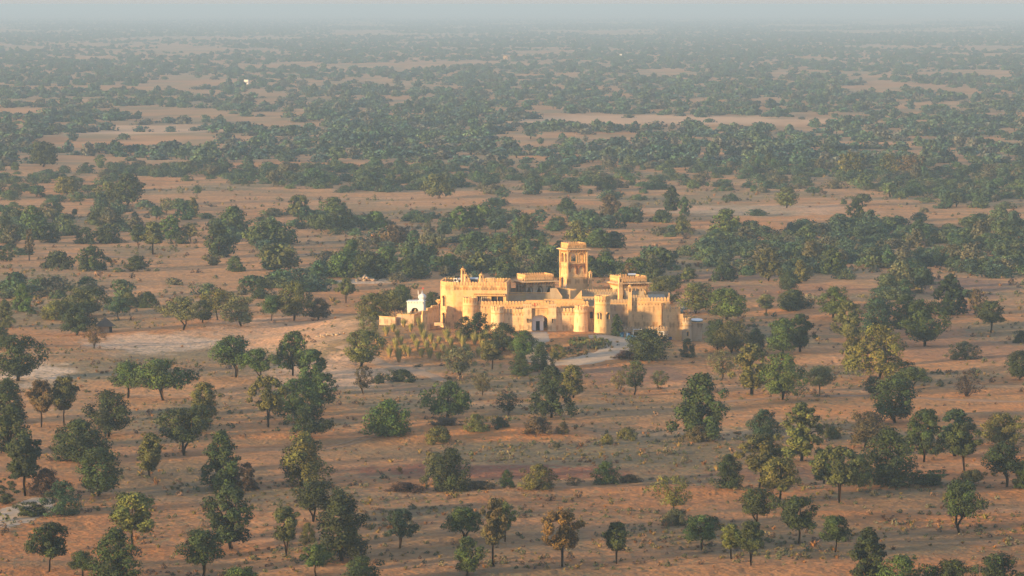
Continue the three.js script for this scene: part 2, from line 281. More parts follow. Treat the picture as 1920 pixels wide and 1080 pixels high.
// a round tower in world metres: lathe body, slots, string course, merlons
function turret(fort, name, x, z, r, base, top, o = {}) {
  const g = part(name, fort, x - fort.position.x, -fort.position.y, z - fort.position.z), flare = o.flare ?? 0.16, s1 = top - (o.slotDrop ?? 0.05), s0 = s1 - 0.4, N = o.n ?? Math.round(2 * Math.PI * r / 0.66), m = o.material ?? M.pale;
  const prof = [[r + flare * 1.5, base], [r + flare, base + 1], [r + flare * 0.35, base + (s0 - base) * 0.6], [r, s0 - 0.6], [r, s0], [r - 0.22, s0], [r - 0.22, s1], [r, s1], [r, top], [0.01, top]].map((p) => new THREE.Vector2(p[0], p[1]));
  const list = [new THREE.LatheGeometry(prof, 32)];
  for (let k = 0; k < N; k++) { const a = (k + 0.5) / N * 2 * Math.PI, w = 2 * Math.PI * r / N - 0.2; list.push(box(-w / 2, w / 2, s0, s1, r - 0.24, r - 0.005).rotateY(a)); }
  mesh('wall', list, m, g);
  mesh('string_course', new THREE.TorusGeometry(r + 0.03, 0.09, 6, 32).rotateX(Math.PI / 2).translate(0, s0 - 0.55, 0), M.trim, g);
  for (let k = 0; k < N; k++) { const a = (k + 0.5) / N * 2 * Math.PI, q = new THREE.Mesh(o.shape ?? MERLON, m); q.name = 'merlon'; q.position.set(Math.sin(a) * (r - 0.15), top, Math.cos(a) * (r - 0.15)); q.rotation.y = a; g.add(q); }
  for (const [a, y, w, h] of o.windows ?? []) {              // windows with a hood, set into a little projecting frame
    const R = r + flare * 0.6, place = (q) => q.rotateY(a).translate(Math.sin(a) * R, 0, Math.cos(a) * R);
    const wdw = mesh('window', place(new THREE.ShapeGeometry(new THREE.Shape(archPath(0, y, w, h).getPoints(1))).translate(0, 0, 0.06)), M.glass, g);
    mesh('window_frame', place(archTrim(0, y - 0.05, w, h + 0.05, 0.17, 0.34, -0.1)), M.trim, g); void wdw;
  }
  return g;
}
function chimney(fort, px, pyTop, pyBase, depth, w, o = {}) { // square shaft with a small arched lantern and a domed cap
  const x = across(px, depth), y1 = height(pyTop, depth), y0 = height(pyBase, depth), g = part('chimney', fort, x - fort.position.x, -fort.position.y, -depth - fort.position.z, o.turn ?? 0.32), h = w / 2, cap = w * 0.95, body = y1 - cap;
  const lantern = Math.min(1.5, (body - y0) * 0.4);
  mesh('shaft', [box(-h, h, y0, body - lantern, -h, h), holed(w, body - lantern, body, w, [archPath(h, body - lantern * 0.72, w * 0.44, lantern * 0.55)]).translate(-h, 0, h)], o.material ?? M.sand, g);
  mesh('recess', box(-h * 0.6, h * 0.6, body - lantern * 0.8, body - lantern * 0.1, -h * 0.2, h * 0.5), M.dark, g);
  mesh('cap', [box(-h * 1.35, h * 1.35, body, body + 0.1, -h * 1.35, h * 1.35), new THREE.SphereGeometry(h * 1.12, 12, 6, 0, 6.2832, 0, 1.5708).scale(1, 0.95, 1).translate(0, body + 0.1, 0), new THREE.SphereGeometry(h * 0.25, 6, 5).translate(0, y1 - 0.02, 0)], M.trim, g);
  return g;
}
// ---------------------------------------------------------------- the fort
const fort = thing('desert_fort', 'golden sandstone fort with battlements, arched gate and tall square watchtower on a low mound', 'fort', [0, 4, FORT_Z]);
const X = across, Y = height, P = (px, depth) => [across(px, depth), -depth];
const lift = (g) => g.translate(0, -4, 0);

// palace block: rounded left corner, long front with a veranda, parapets all round
{
  const D = 806, yt = Y(535.5, D), y0 = 2.5, xl = X(823, D), xr = X(950.5, D), R = 3.1, x0 = xl + R, t = 0.5, back = D + 11.5;
  const g = part('palace_block', fort, 0, -4, -FORT_Z), front = [], L = xr - x0, lx = (px) => X(px, D) - x0;
  const w0 = Y(573, D), w1 = Y(556, D);
  const slotY = yt - 0.98, body = holed(L, y0, slotY, t, [rectPath(lx(893), lx(914.5), w0, w1), rectPath(lx(921), lx(944), w0, w1), archPath(lx(871), Y(606, D), 0.8, Y(586, D) - Y(606, D))]).translate(x0, 0, -D);
  front.push(body, box(x0, xr, slotY + 0.36, yt, -D - t, -D), box(x0, xr, slotY, slotY + 0.36, -D - t, -D - 0.24), ...slotBand(x0, xr, slotY, slotY + 0.36, -D, 0.24, 0.64));
  front.push(box(xr - t, xr, y0, yt, -back, -D - t), box(xl, xr, y0, yt, -back - t, -back), box(xl, xl + t, y0, yt, -back, -D - R));
  const facet = (k) => { const a0 = (k * 30) * Math.PI / 180, a1 = ((k + 1) * 30) * Math.PI / 180, p = [x0 - R * Math.cos(a0), -D - R + R * Math.sin(a0)], q = [x0 - R * Math.cos(a1), -D - R + R * Math.sin(a1)]; return [p, q]; };
  for (let k = 0; k < 3; k++) {
    const [p, q] = facet(k), len = Math.hypot(q[0] - p[0], q[1] - p[1]), turn = Math.atan2(-(q[1] - p[1]), q[0] - p[0]), put = (h) => h.rotateY(turn).translate(p[0], 0, p[1]);
    const holes = k === 1 ? [[Y(607, D), Y(587.5, D)], [Y(575.5, D), Y(555.5, D)]] : [];
    front.push(put(holed(len, y0, yt, t * 0.8, holes.map(([a, b]) => archPath(len / 2, a, 0.92, b - a)))));
    if (k === 1) for (const [a, b] of holes) {
      mesh('window', put(new THREE.ShapeGeometry(new THREE.Shape(archPath(len / 2, a, 0.94, b - a).getPoints(1))).translate(0, 0, -0.34)), M.glass, g);
      mesh('window_frame', put(archTrim(len / 2, a, 0.96, b - a, 0.17, 0.2)), M.trim, g);
    }
    const mg = part('parapet', g, p[0], 0, p[1], turn); merlons(mg, 0, len, yt, -0.16, 0.64); mesh('string_course', box(0, len, yt - 0.5, yt - 0.38, 0, 0.06), M.trim, mg);
  }
  mesh('wall', front, M.sand, g);
  mesh('roof', new THREE.ExtrudeGeometry((() => { const s = new THREE.Shape(); s.moveTo(xl + 0.3, D + R); s.lineTo(x0, D + 0.4); s.lineTo(xr - 0.3, D + 0.4); s.lineTo(xr - 0.3, back); s.lineTo(xl + 0.3, back); s.closePath(); return s; })(), { depth: 0.3, bevelEnabled: false }).rotateX(-Math.PI / 2).translate(0, yt - 0.75, 0), M.roof, g);
  mesh('string_course', [box(x0, xr + 0.05, yt - 0.5, yt - 0.38, -D, -D + 0.07), box(x0 + 2, x0 + 7, Y(578, D), Y(577, D), -D, -D + 0.04)], M.trim, g);
  for (const [name, a, b, turn] of [['front', [x0, -D], [xr, -D], 0], ['right', [xr, -D], [xr, -back], 1], ['rear', [xr, -back - t], [xl, -back - t], 2], ['left', [xl, -back], [xl, -D - R], 3]]) {
    const len = Math.hypot(b[0] - a[0], b[1] - a[1]), pg = part('parapet', g, a[0], 0, a[1], Math.atan2(-(b[1] - a[1]), b[0] - a[0])); void name; void turn; merlons(pg, 0, len, yt, -0.16, 0.64);
  }
  { const a = -0.07, px = xr, pz = -D; g.rotation.y = a; g.position.x += px - (px * Math.cos(a) + pz * Math.sin(a)); g.position.z += pz - (-px * Math.sin(a) + pz * Math.cos(a)); }   // the block is turned a little to the left about its right corner
  // veranda
  const e0 = X(887, D), e1 = X(947.5, D), ey = Y(555, D);
  mesh('eave', [box(e0, e1, ey, ey + 0.16, -D, -D + 0.75), box(e0, e1, ey + 0.16, ey + 0.22, -D, -D + 0.6)], M.trim, g);
  for (let k = 0; k < 19; k++) { const x = e0 + 0.2 + k * (e1 - e0 - 0.4) / 18; mesh('bracket', box(x - 0.07, x + 0.07, ey + 0.22, ey + 0.52, -D, -D + 0.34), M.trim, g); }
  const cr = [];
  for (let k = 0; k < 5; k++) cr.push(box(X(898 + k * 3.4, D), X(899.7 + k * 3.4, D), w0, w1 - 0.05, -D - 0.62, -D - 0.56));
  for (const px of [892.9, 914.4, 921.1, 932.4, 943.8]) mesh('window_post', box(X(px, D) - 0.07, X(px, D) + 0.07, w0, w1, -D - 0.36, -D - 0.24), M.trim, g);
  for (const q of cr) mesh('curtain', q, M.curtain, g);
  mesh('window', [box(X(893, D), X(914.5, D), w0, w1, -D - 0.78, -D - 0.74), box(X(921, D), X(944, D), w0, w1, -D - 0.5, -D - 0.46)], M.glass, g);
  mesh('window_frame', archTrim(lx(871), Y(606, D), 0.8, Y(586, D) - Y(606, D), 0.18, 0.25).translate(x0, 0, -D), M.trim, g);
  mesh('balcony', [box(X(816.5, D), xl, Y(566, D), Y(564, D), -D - 3.6, -D - 2.4), new THREE.ConeGeometry(0.75, 0.9, 8).rotateX(Math.PI).translate(X(819.5, D), Y(570, D), -D - 3)], M.sand, g);
  mesh('penthouse', [box(X(907, D + 7), X(923, D + 7), yt - 0.5, Y(521.3, D + 7), -D - 9, -D - 7)], M.sand, g);
  mesh('pipe', tube(0.1, 0.1, Y(553, D) - Y(572, D), X(948.6, D), Y(572, D), -D + 0.15), M.sand, g);
}
chimney(fort, 868, 500, 531, 811, 0.74); chimney(fort, 874, 511.5, 533, 808.5, 0.72); chimney(fort, 902.5, 510.5, 533, 808.5, 0.72);

// round turret before the palace and the wall with two tiers of merlons that runs behind the gate
turret(fort, 'turret', X(881.5, 803.5), -803.5, 1.62, 2.5, Y(564, 803.5), { material: M.sand, flare: 0.06, slotDrop: 0.0 });
for (const [a, b, y0] of [[896, 994, 2.5], [994, 1031, Y(582, 803)], [1031, 1104, 2.5]]) wall(fort, 'curtain_wall', P(a, 803), P(b, 803), y0, Y(571.3, 803), { slots: true, slotDrop: 0.4, mould: 0.2, thick: 0.7 });
wall(fort, 'curtain_wall', P(986, 805.5), P(1019, 805.5), 8.7, Y(563.8, 805.5), { merlons: false, coping: true });
wall(fort, 'curtain_wall', P(1020, 807), P(1094, 807), 8.7, Y(562, 807), { merlons: false, coping: true, thick: 0.8 });
// front wall, left and right of the gate
wall(fort, 'front_wall', P(944, 799.4), P(983, 799.4), 2.5, Y(586, 799.4), { slots: true, slotDrop: 0.32, mould: 0.12, shape: MERLON, material: M.pale, pitch: 0.67 });
wall(fort, 'front_wall', P(1042, 799.4), P(1080, 799.4), 2.5, Y(584.5, 799.4), { slots: true, slotDrop: 0.42, mould: 0.16, material: M.pale, pitch: 0.67 });
turret(fort, 'bastion', X(932.5, 799), -799, 1.36, 2.4, Y(578.5, 799), { flare: 0.12, shape: SMALL, slotDrop: 0.0 });
turret(fort, 'bastion', X(1089.5, 798.6), -798.6, 1.38, 2.2, Y(577.5, 798.6), { flare: 0.3, shape: SMALL, slotDrop: 0.0 });
turret(fort, 'bastion', X(1129.5, 796.5), -796.5, 1.66, 2, Y(561.5, 796.5), { flare: 0.16, shape: WIDE, material: M.sand, windows: [[-0.5, Y(597, 796.5), 0.55, 1.3], [0.68, Y(597, 796.5), 0.55, 1.3]] });
// gatehouse
{
  const D = 798.6, g = part('gatehouse', fort, 0, -4, -FORT_Z), top = Y(572, D), py = [[981, 996.8], [1027.6, 1043]];
  for (const [a, b] of py) {
    const x0 = X(a, D), x1 = X(b, D), s0 = Y(577.5, D), s1 = Y(572.8, D), q = [box(x0, x1, 2.4, s0, -D - 1, -D), box(x0, x1, s1, top + 0.12, -D - 1, -D), box(x0, x1, s0, s1, -D - 1, -D - 0.2)];
    const n = 4, w = (x1 - x0) / n; for (let k = 0; k <= n; k++) { const l = k ? x0 + (k - 0.5) * w + 0.09 : x0, r = k < n ? x0 + (k + 0.5) * w - 0.09 : x1; q.push(box(l, r, s0, s1, -D - 0.2, -D)); }
    mesh('pylon', q, M.pale, g);
    mesh('plinth', box(x0 - 0.12, x1 + 0.12, 2.4, Y(618.5, D), -D - 1, -D + 0.16), M.pale, g);
    const lx = (x0 + x1) / 2 + 0.1, ly = Y(601, D);
    const lamp = mesh('lantern', [new THREE.CylinderGeometry(0.22, 0.13, 0.5, 6).translate(lx, ly, -D + 0.35), new THREE.ConeGeometry(0.3, 0.22, 6).translate(lx, ly + 0.36, -D + 0.35), box(lx - 0.04, lx + 0.04, ly - 0.42, ly - 0.3, -D, -D + 0.35), box(lx - 0.09, lx + 0.09, ly - 0.5, ly + 0.2, -D, -D + 0.05)], M.lamp, g); void lamp;
  }
  const x0 = X(996.8, D), x1 = X(1027.6, D), L = x1 - x0, base = 2.4, ay = Y(621.5, D), vent = Y(583.3, D), holes = [archPath(L / 2, ay, L * 0.955, Y(591, D) - ay, -0.25)];
  for (let k = 0; k < 7; k++) holes.push(rectPath(L * (0.15 + k * 0.115) - 0.07, L * (0.15 + k * 0.115) + 0.07, vent - 0.09, vent + 0.09));
  mesh('gate_arch', [holed(L, ay, Y(578, D), 0.6, holes).translate(x0, 0, -D - 0.5), box(x0, x1, Y(578, D), top - 0.1, -D - 1.1, -D - 0.004)], M.sand, g);
  mesh('passage', [box(x0 - 0.4, x0, base, Y(584, D), -D - 2.2, -D - 1.1), box(x1, x1 + 0.4, base, Y(584, D), -D - 2.2, -D - 1.1)], M.grey, g);
  mesh('threshold', box(x0, x1, ay - 0.5, ay + 0.02, -D - 6, -D - 0.3), M.roof, g);
  merlons(g, x0, x1, top - 0.1, -D - 0.4, 0.6, SMALL, M.sand);
}
// recess wall between the bastions, with two windows, and a drain pipe
{
  const D = 800, L = X(1117, D) - X(1099, D), g = wall(fort, 'recess_wall', P(1099, D), P(1117, D), 2, Y(574, D), { merlons: false, holes: [archPath(X(1109, D) - X(1099, D), Y(597, D), 0.66, 1.45)] });
  mesh('window', box(0.6, 1.9, Y(598, D), Y(583, D), -0.5, -0.45), M.glass, g); mesh('window_frame', archTrim(X(1109, D) - X(1099, D), Y(597, D), 0.68, 1.47, 0.16, 0.2), M.trim, g); void L;
  mesh('buttress', box(0.9, 1.5, 2, Y(607, D), 0, 0.5), M.sand, g);
}
wall(fort, 'curtain_wall', P(1092, 809), P(1116, 809), 6, Y(557.5, 809), { slots: true, slotDrop: 0.25, merlons: false, coping: true, material: M.grey });
// right wing
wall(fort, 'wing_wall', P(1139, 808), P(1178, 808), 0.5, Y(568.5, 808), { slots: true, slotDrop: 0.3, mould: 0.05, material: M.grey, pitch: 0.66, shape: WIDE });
wall(fort, 'wing_wall', P(1177, 807), P(1256, 807), 0.5, Y(564.5, 807), { slots: true, slotDrop: 0.55, mould: 0.36, thick: 0.8 });
wall(fort, 'wing_wall', P(1256, 807), P(1256, 822), 0.5, Y(564.5, 807), { thick: 0.6 });
wall(fort, 'wing_wall', P(1242.6, 805.4), P(1276, 805.4), 0, Y(579.5, 805.4), { shape: SMALL, pitch: 0.55, thick: 0.6 });
wall(fort, 'wing_wall', P(1276, 805.4), P(1276, 813), 0, Y(579.5, 805.4), { shape: SMALL, pitch: 0.55, thick: 0.5 });
wall(fort, 'wing_wall', P(1274.5, 805), P(1281, 805), 0, Y(588.5, 805), { merlons: false, thick: 0.8 });
mesh('drain_pipe', lift(tube(0.11, 0.11, Y(568, 806.8) - Y(609, 806.8), X(1241.4, 806.8), Y(609, 806.8), -806.75)).translate(0, 0, -FORT_Z), M.wood, fort);
turret(fort, 'bastion', X(1288, 805), -805, 0.98, 0, Y(600, 805), { flare: 0.2, shape: SMALL, material: M.grey, windows: [[0.15, Y(629, 805), 0.34, 1.0]] });
wall(fort, 'wing_wall', P(1295, 806), P(1316.5, 806), 0, Y(606, 806), { merlons: false, material: M.grey, thick: 0.5, coping: true });
wall(fort, 'wing_wall', P(1316.5, 806), P(1316.5, 815), 0, Y(606, 806), { merlons: false, material: M.grey, thick: 0.5 });
chimney(fort, 1181.3, 532, 601.5, 806.6, 0.74, { turn: 0 });
// terraces, stair walls and inner courtyard walls seen over the front
{
  const g = part('terrace', fort, 0, -4, -FORT_Z);
  mesh('roof', [box(X(952, 812), X(991, 812), 8.6, 9.3, -840, -807.9), box(X(991, 812), X(1033, 812), 8.6, 9.3, -840, -811.2), box(X(1033, 812), X(1094, 812), 8.6, 9.3, -840, -807.9), box(X(1094, 812), X(1254, 812), 8.3, 8.9, -838, -808.3)], M.roof, g);
  mesh('retaining_wall', [box(X(952, 812), X(1094, 812), 2, 8.6, -840, -839.5), box(X(1094, 812), X(1254, 812), 2, 8.3, -838, -837.5)], M.sand, g);
  // stair with a sloping parapet
  const D = 810, s = new THREE.Shape([[1031.5, 562.5], [1031.5, 541], [1043.5, 540], [1054, 556.5], [1054, 562.5]].map(([a, b]) => new THREE.Vector2(X(a, D), Y(b, D))));
  mesh('stair_parapet', new THREE.ExtrudeGeometry(s, { depth: 0.7, bevelEnabled: false }).translate(0, 0, -D - 0.7), M.grey, g);
  const c = new THREE.Shape([[1041.3, 540], [1043.6, 540], [1054.3, 556.5], [1054.3, 558]].map(([a, b]) => new THREE.Vector2(X(a, D), Y(b, D) + 0.02)));
  mesh('coping', new THREE.ExtrudeGeometry(c, { depth: 0.9, bevelEnabled: false }).translate(0, 0, -D - 0.8), M.pale, g);
  const st = []; for (let k = 0; k < 8; k++) st.push(box(X(1076 + k * 1.85, 809.5), X(1091, 809.5), k ? Y(562 - k * 2.1, 809.5) : 8.6, Y(562 - (k + 1) * 2.1, 809.5), -810.6 , -809.5));
  for (let k = 0; k < 8; k++) mesh('step', st[k], M.sand, g);
}
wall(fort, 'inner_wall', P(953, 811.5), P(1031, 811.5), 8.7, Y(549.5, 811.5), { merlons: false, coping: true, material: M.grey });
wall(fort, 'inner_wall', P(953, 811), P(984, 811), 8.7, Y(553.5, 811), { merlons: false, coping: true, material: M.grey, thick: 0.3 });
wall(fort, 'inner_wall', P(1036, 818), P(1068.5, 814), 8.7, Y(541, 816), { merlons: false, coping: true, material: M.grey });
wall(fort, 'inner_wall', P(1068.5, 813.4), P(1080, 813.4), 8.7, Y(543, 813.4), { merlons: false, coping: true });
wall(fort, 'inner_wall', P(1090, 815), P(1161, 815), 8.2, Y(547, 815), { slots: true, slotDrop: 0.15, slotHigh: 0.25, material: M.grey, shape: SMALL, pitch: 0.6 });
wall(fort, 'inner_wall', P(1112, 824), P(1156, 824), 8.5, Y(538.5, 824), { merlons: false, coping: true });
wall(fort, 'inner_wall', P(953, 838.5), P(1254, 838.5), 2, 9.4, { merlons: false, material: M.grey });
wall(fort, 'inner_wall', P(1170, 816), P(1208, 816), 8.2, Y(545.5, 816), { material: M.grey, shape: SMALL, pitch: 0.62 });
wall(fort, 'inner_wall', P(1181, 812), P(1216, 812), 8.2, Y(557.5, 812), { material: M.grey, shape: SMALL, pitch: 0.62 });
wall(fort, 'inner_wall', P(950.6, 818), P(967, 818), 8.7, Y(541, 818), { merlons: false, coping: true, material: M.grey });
chimney(fort, 1107, 506.5, 544, 826, 0.58); chimney(fort, 1163, 513, 562, 814, 0.86); chimney(fort, 1054.2, 518.5, 544, 822, 0.42);

// an open pavilion in its own frame: +z is the long front, -x the lit side
function pavilion(name, px, D, turn, w, d, y, nFront, nSide, o = {}) {       // y: base, sill, arch top, eave, parapet base, parapet top
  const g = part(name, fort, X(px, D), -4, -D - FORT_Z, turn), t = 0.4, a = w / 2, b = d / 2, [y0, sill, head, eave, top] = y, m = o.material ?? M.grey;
  const arches = (L, n, share) => Array.from({ length: n }, (_, k) => archPath(L * (k + 0.5) / n, sill, L / n * share, head - sill, 0.06));
  mesh('wall', [holed(w, y0, eave, t, arches(w, nFront, o.share ?? 0.66)).translate(-a, 0, b), holed(d, y0, eave, t, arches(d, nSide, o.side ?? 0.42)).rotateY(-Math.PI / 2).translate(-a, 0, -b), holed(w, y0, eave, t, o.open ? arches(w, nFront, 0.66) : []).translate(-a, 0, -b + t), holed(d, y0, eave, t, o.open ? arches(d, nSide, 0.42) : []).rotateY(Math.PI / 2).translate(a, 0, b)], m, g);
  for (let k = 0; k < nFront; k++) mesh('arch_trim', archTrim(-a + w * (k + 0.5) / nFront, sill, w / nFront * (o.share ?? 0.66), head - sill, 0.12, 0.07, b), m, g);
  mesh('sill', [box(-a - 0.1, a + 0.1, sill - 0.16, sill - 0.01, b, b + 0.14), box(-a - 0.14, -a, sill - 0.16, sill - 0.01, -b, b + 0.14)], m, g);
  mesh('floor', box(-a + t, a - t, y0, sill - 0.02, -b + t, b - t), M.roof, g);
  const ov = o.over ?? 0.85;
  mesh('eave', [box(-a - ov, a + ov, eave, eave + 0.13, -b - ov, b + ov), box(-a - ov * 0.6, a + ov * 0.6, eave + 0.13, eave + 0.2, -b - ov * 0.6, b + ov * 0.6)], M.pale, g);
  const nb = Math.round(w / 0.62), br = (L, k, n) => -L / 2 + L * (k + 0.5) / n;
  const bs = new THREE.Shape([[0, 0], [0, -0.62], [0.12, -0.5], [ov * 0.75, -0.1], [ov * 0.75, 0]].map((q) => new THREE.Vector2(...q)));
  const bracket = ready(new THREE.ExtrudeGeometry(bs, { depth: 0.14, bevelEnabled: false }).translate(0, 0, -0.07).rotateY(-Math.PI / 2));
  const putB = (x, z, r) => { const q = new THREE.Mesh(bracket, M.trim); q.name = 'bracket'; q.position.set(x, eave - 0.005, z); q.rotation.y = r; g.add(q); };
  for (let k = 0; k < nb; k++) putB(br(w, k, nb), b, 0);
  const ns = Math.round(d / 0.7); for (let k = 0; k < ns; k++) putB(-a, br(d, k, ns), -Math.PI / 2);
  const pt = top - 0.5, p0 = eave + 0.2, par = 0.12, A = a - par, B = b - par, s0 = p0 + (pt - p0) * 0.25, s1 = p0 + (pt - p0) * 0.62;
  const side = (L) => [box(0, L, p0, s0, -0.4, 0), box(0, L, s1, pt, -0.4, 0), box(0, L, s0, s1, -0.4, -0.2), ...slotBand(0, L, s0, s1, 0, 0.2, 0.56, 0.16)];
  const turns = [[-A, B, 0, 2 * A], [A, B, Math.PI / 2, 2 * B], [A, -B, Math.PI, 2 * A], [-A, -B, -Math.PI / 2, 2 * B]], list = [];
  for (const [x, z, r, L] of turns) for (const q of side(L)) list.push(q.rotateY(r).translate(x, 0, z));
  mesh('parapet', list, M.sand, g); mesh('string_course', turns.map(([x, z, r, L]) => box(0, L, pt - 0.1, pt + 0.02, -0.42, 0.06).rotateY(r).translate(x, 0, z)), M.trim, g);
  mesh('roof', box(-A, A, p0 - 0.005, p0 + 0.25, -B, B), M.roof, g);
  const ring = SMALL;
  for (const [x, z, r, L] of turns) { const n = Math.round(L / 0.56); for (let k = 0; k < n; k++) { const u = (k + 0.5) / n * L, q = new THREE.Mesh(ring, M.sand); q.name = 'merlon'; q.position.set(x + Math.cos(r) * u - Math.sin(r) * 0.14, pt + 0.02, z - Math.sin(r) * u - Math.cos(r) * 0.14); q.rotation.y = r; g.add(q); } }
  if (o.curtains) for (let k = 0; k < nFront; k++) for (const s of [-1, 1]) {
    const cx = -a + w * (k + 0.5) / nFront, hw = w / nFront * 0.33, c = new THREE.Shape([[0, head], [s * hw, head - hw * 0.7], [s * hw, sill], [s * hw * 0.86, sill], [s * hw * 0.5, sill + (head - sill) * 0.45]].map((q) => new THREE.Vector2(...q)));
    mesh('curtain', new THREE.ExtrudeGeometry(c, { depth: 0.05, bevelEnabled: false }).translate(cx, 0, b - t - 0.1), M.curtain, g);
  }
  return g;
}
const TURN = 20 * Math.PI / 180;
{
  const D = 817;
  pavilion('left_pavilion', 1003.5, D, TURN, 7.0, 5.6, [8.7, Y(549, D), Y(535, D), Y(527, D), Y(513.5, D)], 3, 3, { curtains: true, side: 0.5 });
}
{
  const D = 822, g = pavilion('right_pavilion', 1178, D, TURN, 6.6, 6.4, [8.4, Y(556, D), Y(539.5, D), Y(530, D), Y(516.5, D)], 2, 2, { material: M.sand, share: 0.7 });
  mesh('corner_pier', box(-3.62, -3.0, 8.4, Y(530, D), 2.9, 3.5), M.sand, g);
}
// the watchtower
{
  const D = 828, a = 2.2, y0 = 2, ledge = Y(493.5, D), sill = Y(491.5, D), head = Y(473.8, D), eave = Y(467.3, D), string = Y(519, D), g = part('watchtower', fort, X(1075.3, D), -4, -D - FORT_Z, 21 * Math.PI / 180), t = 0.42;
  mesh('wall', box(-a, a, y0, ledge, -a, a), M.sand, g);
  mesh('string_course', [box(-a - 0.06, a + 0.06, string - 0.08, string + 0.08, -a - 0.06, a + 0.06), box(-a - 0.12, a + 0.12, ledge, ledge + 0.16, -a - 0.12, a + 0.12)], M.trim, g);
  for (const [x, z] of [[-1, 1], [1, 1], [-1, -1], [1, -1]]) mesh('corner_pier', box(x * (a + 0.07) - 0.17, x * (a + 0.07) + 0.17, y0, eave, z * (a + 0.07) - 0.17, z * (a + 0.07) + 0.17), M.sand, g);
  const W = 2 * a, two = (share) => [0.27, 0.73].map((u) => archPath(W * u, sill + 0.02, W * share, head - sill, 0.1));
  const side = (r) => holed(W, ledge + 0.16, eave, t, two(r === Math.PI || r === Math.PI / 2 ? 0.40 : 0.35));
  for (const [x, z, r] of [[-a, a, 0], [a, a, Math.PI / 2], [a, -a, Math.PI], [-a, -a, -Math.PI / 2]]) {
    mesh('arcade', side(r).rotateY(r).translate(x, 0, z), M.sand, g);
    mesh('arch_trim', [0.27, 0.73].map((u) => archTrim(W * u, sill + 0.02, W * 0.35, head - sill, 0.12, 0.07).rotateY(r).translate(x, 0, z)), M.trim, g);
  }
  // blind arches under the ledge: a raised reddish field with a pendant, cut by two arched panels
  const field = (m, r, x, z) => {
    const p = [[0.3, ledge - 0.05], [W - 0.3, ledge - 0.05], [W - 0.3, ledge - 1.9], [W - 0.62, ledge - 1.7], [W - 0.62, ledge - 1.25]], s = new THREE.Shape(); s.moveTo(...p[0]); for (const q of p.slice(1)) s.lineTo(...q);
    const arc = (cx, rr, yy, from) => { for (let k = 0; k <= 10; k++) { const b = Math.PI * k / 10; s.lineTo(cx + rr * Math.cos(b), yy + rr * 0.9 * Math.sin(b)); } void from; };
    arc(W * 0.725, 0.56, ledge - 1.2); s.lineTo(W * 0.6, ledge - 1.9); s.lineTo(W * 0.5, ledge - 2.45); s.lineTo(W * 0.4, ledge - 1.9); arc(W * 0.275, 0.56, ledge - 1.2); s.lineTo(0.62, ledge - 1.7); s.lineTo(0.3, ledge - 1.9); s.closePath();
    mesh('blind_arch', new THREE.ExtrudeGeometry(s, { depth: 0.09, bevelEnabled: false }).rotateY(r).translate(x, 0, z), m, g);
  };
  field(M.rust, 0, -a, a); field(M.sand, -Math.PI / 2, -a, -a);
  for (const u of [0.275, 0.725]) { mesh('arch_trim', archTrim(W * u - a, ledge - 2.2, 1.2, 1.75, 0.13, 0.17, a), M.rust, g); mesh('arch_trim', archTrim(W * u, ledge - 2.0, 1.0, 1.5, 0.12, 0.16).rotateY(-Math.PI / 2).translate(-a, 0, -a), M.trim, g); }
  const ov = 0.72;
  mesh('eave', [box(-a - ov, a + ov, eave, eave + 0.14, -a - ov, a + ov), box(-a - ov * 0.6, a + ov * 0.6, eave + 0.14, eave + 0.22, -a - ov * 0.6, a + ov * 0.6)], M.pale, g);
  const bs = new THREE.Shape([[0, 0], [0, -0.75], [0.12, -0.62], [0.56, -0.1], [0.56, 0]].map((q) => new THREE.Vector2(...q))), bracket = ready(new THREE.ExtrudeGeometry(bs, { depth: 0.18, bevelEnabled: false }).translate(0, 0, -0.09).rotateY(-Math.PI / 2));
  for (let k = 0; k < 7; k++) for (const [x, z, r] of [[0, a, 0], [-a, 0, -Math.PI / 2], [a, 0, Math.PI / 2]]) { const u = -a + 0.3 + k * (W - 0.6) / 6, q = new THREE.Mesh(bracket, M.trim); q.name = 'bracket'; q.position.set(r ? x : u, eave - 0.005, r ? u : z); q.rotation.y = r; g.add(q); }
  const p0 = eave + 0.22, pt = Y(459.2, D), A = a - 0.02, list = [], turns = [[-A, A, 0], [A, A, Math.PI / 2], [A, -A, Math.PI], [-A, -A, -Math.PI / 2]];
  for (const [x, z, r] of turns) for (const q of [box(0, 2 * A, p0, p0 + 0.2, -0.4, 0), box(0, 2 * A, p0 + 0.55, pt, -0.4, 0), box(0, 2 * A, p0 + 0.2, p0 + 0.55, -0.4, -0.2), ...slotBand(0, 2 * A, p0 + 0.2, p0 + 0.55, 0, 0.2, 0.55, 0.15)]) list.push(q.rotateY(r).translate(x, 0, z));
  mesh('parapet', list, M.sand, g); mesh('string_course', turns.map(([x, z, r]) => box(0, 2 * A, pt - 0.1, pt + 0.02, -0.42, 0.06).rotateY(r).translate(x, 0, z)), M.trim, g);
  mesh('roof', box(-A, A, p0 - 0.005, p0 + 0.2, -A, A), M.roof, g);
  for (const [x, z, r] of turns) for (let k = 0; k < 8; k++) { const u = (k + 0.5) / 8 * 2 * A, q = new THREE.Mesh(SMALL, M.sand); q.name = 'merlon'; q.position.set(x + Math.cos(r) * u - Math.sin(r) * 0.14, pt + 0.02, z - Math.sin(r) * u - Math.cos(r) * 0.14); q.rotation.y = r; g.add(q); }
  mesh('doorway', box(-a - 0.03, -a + 0.02, Y(541, D), Y(531, D), 0.9, 1.3), M.white, g);
}
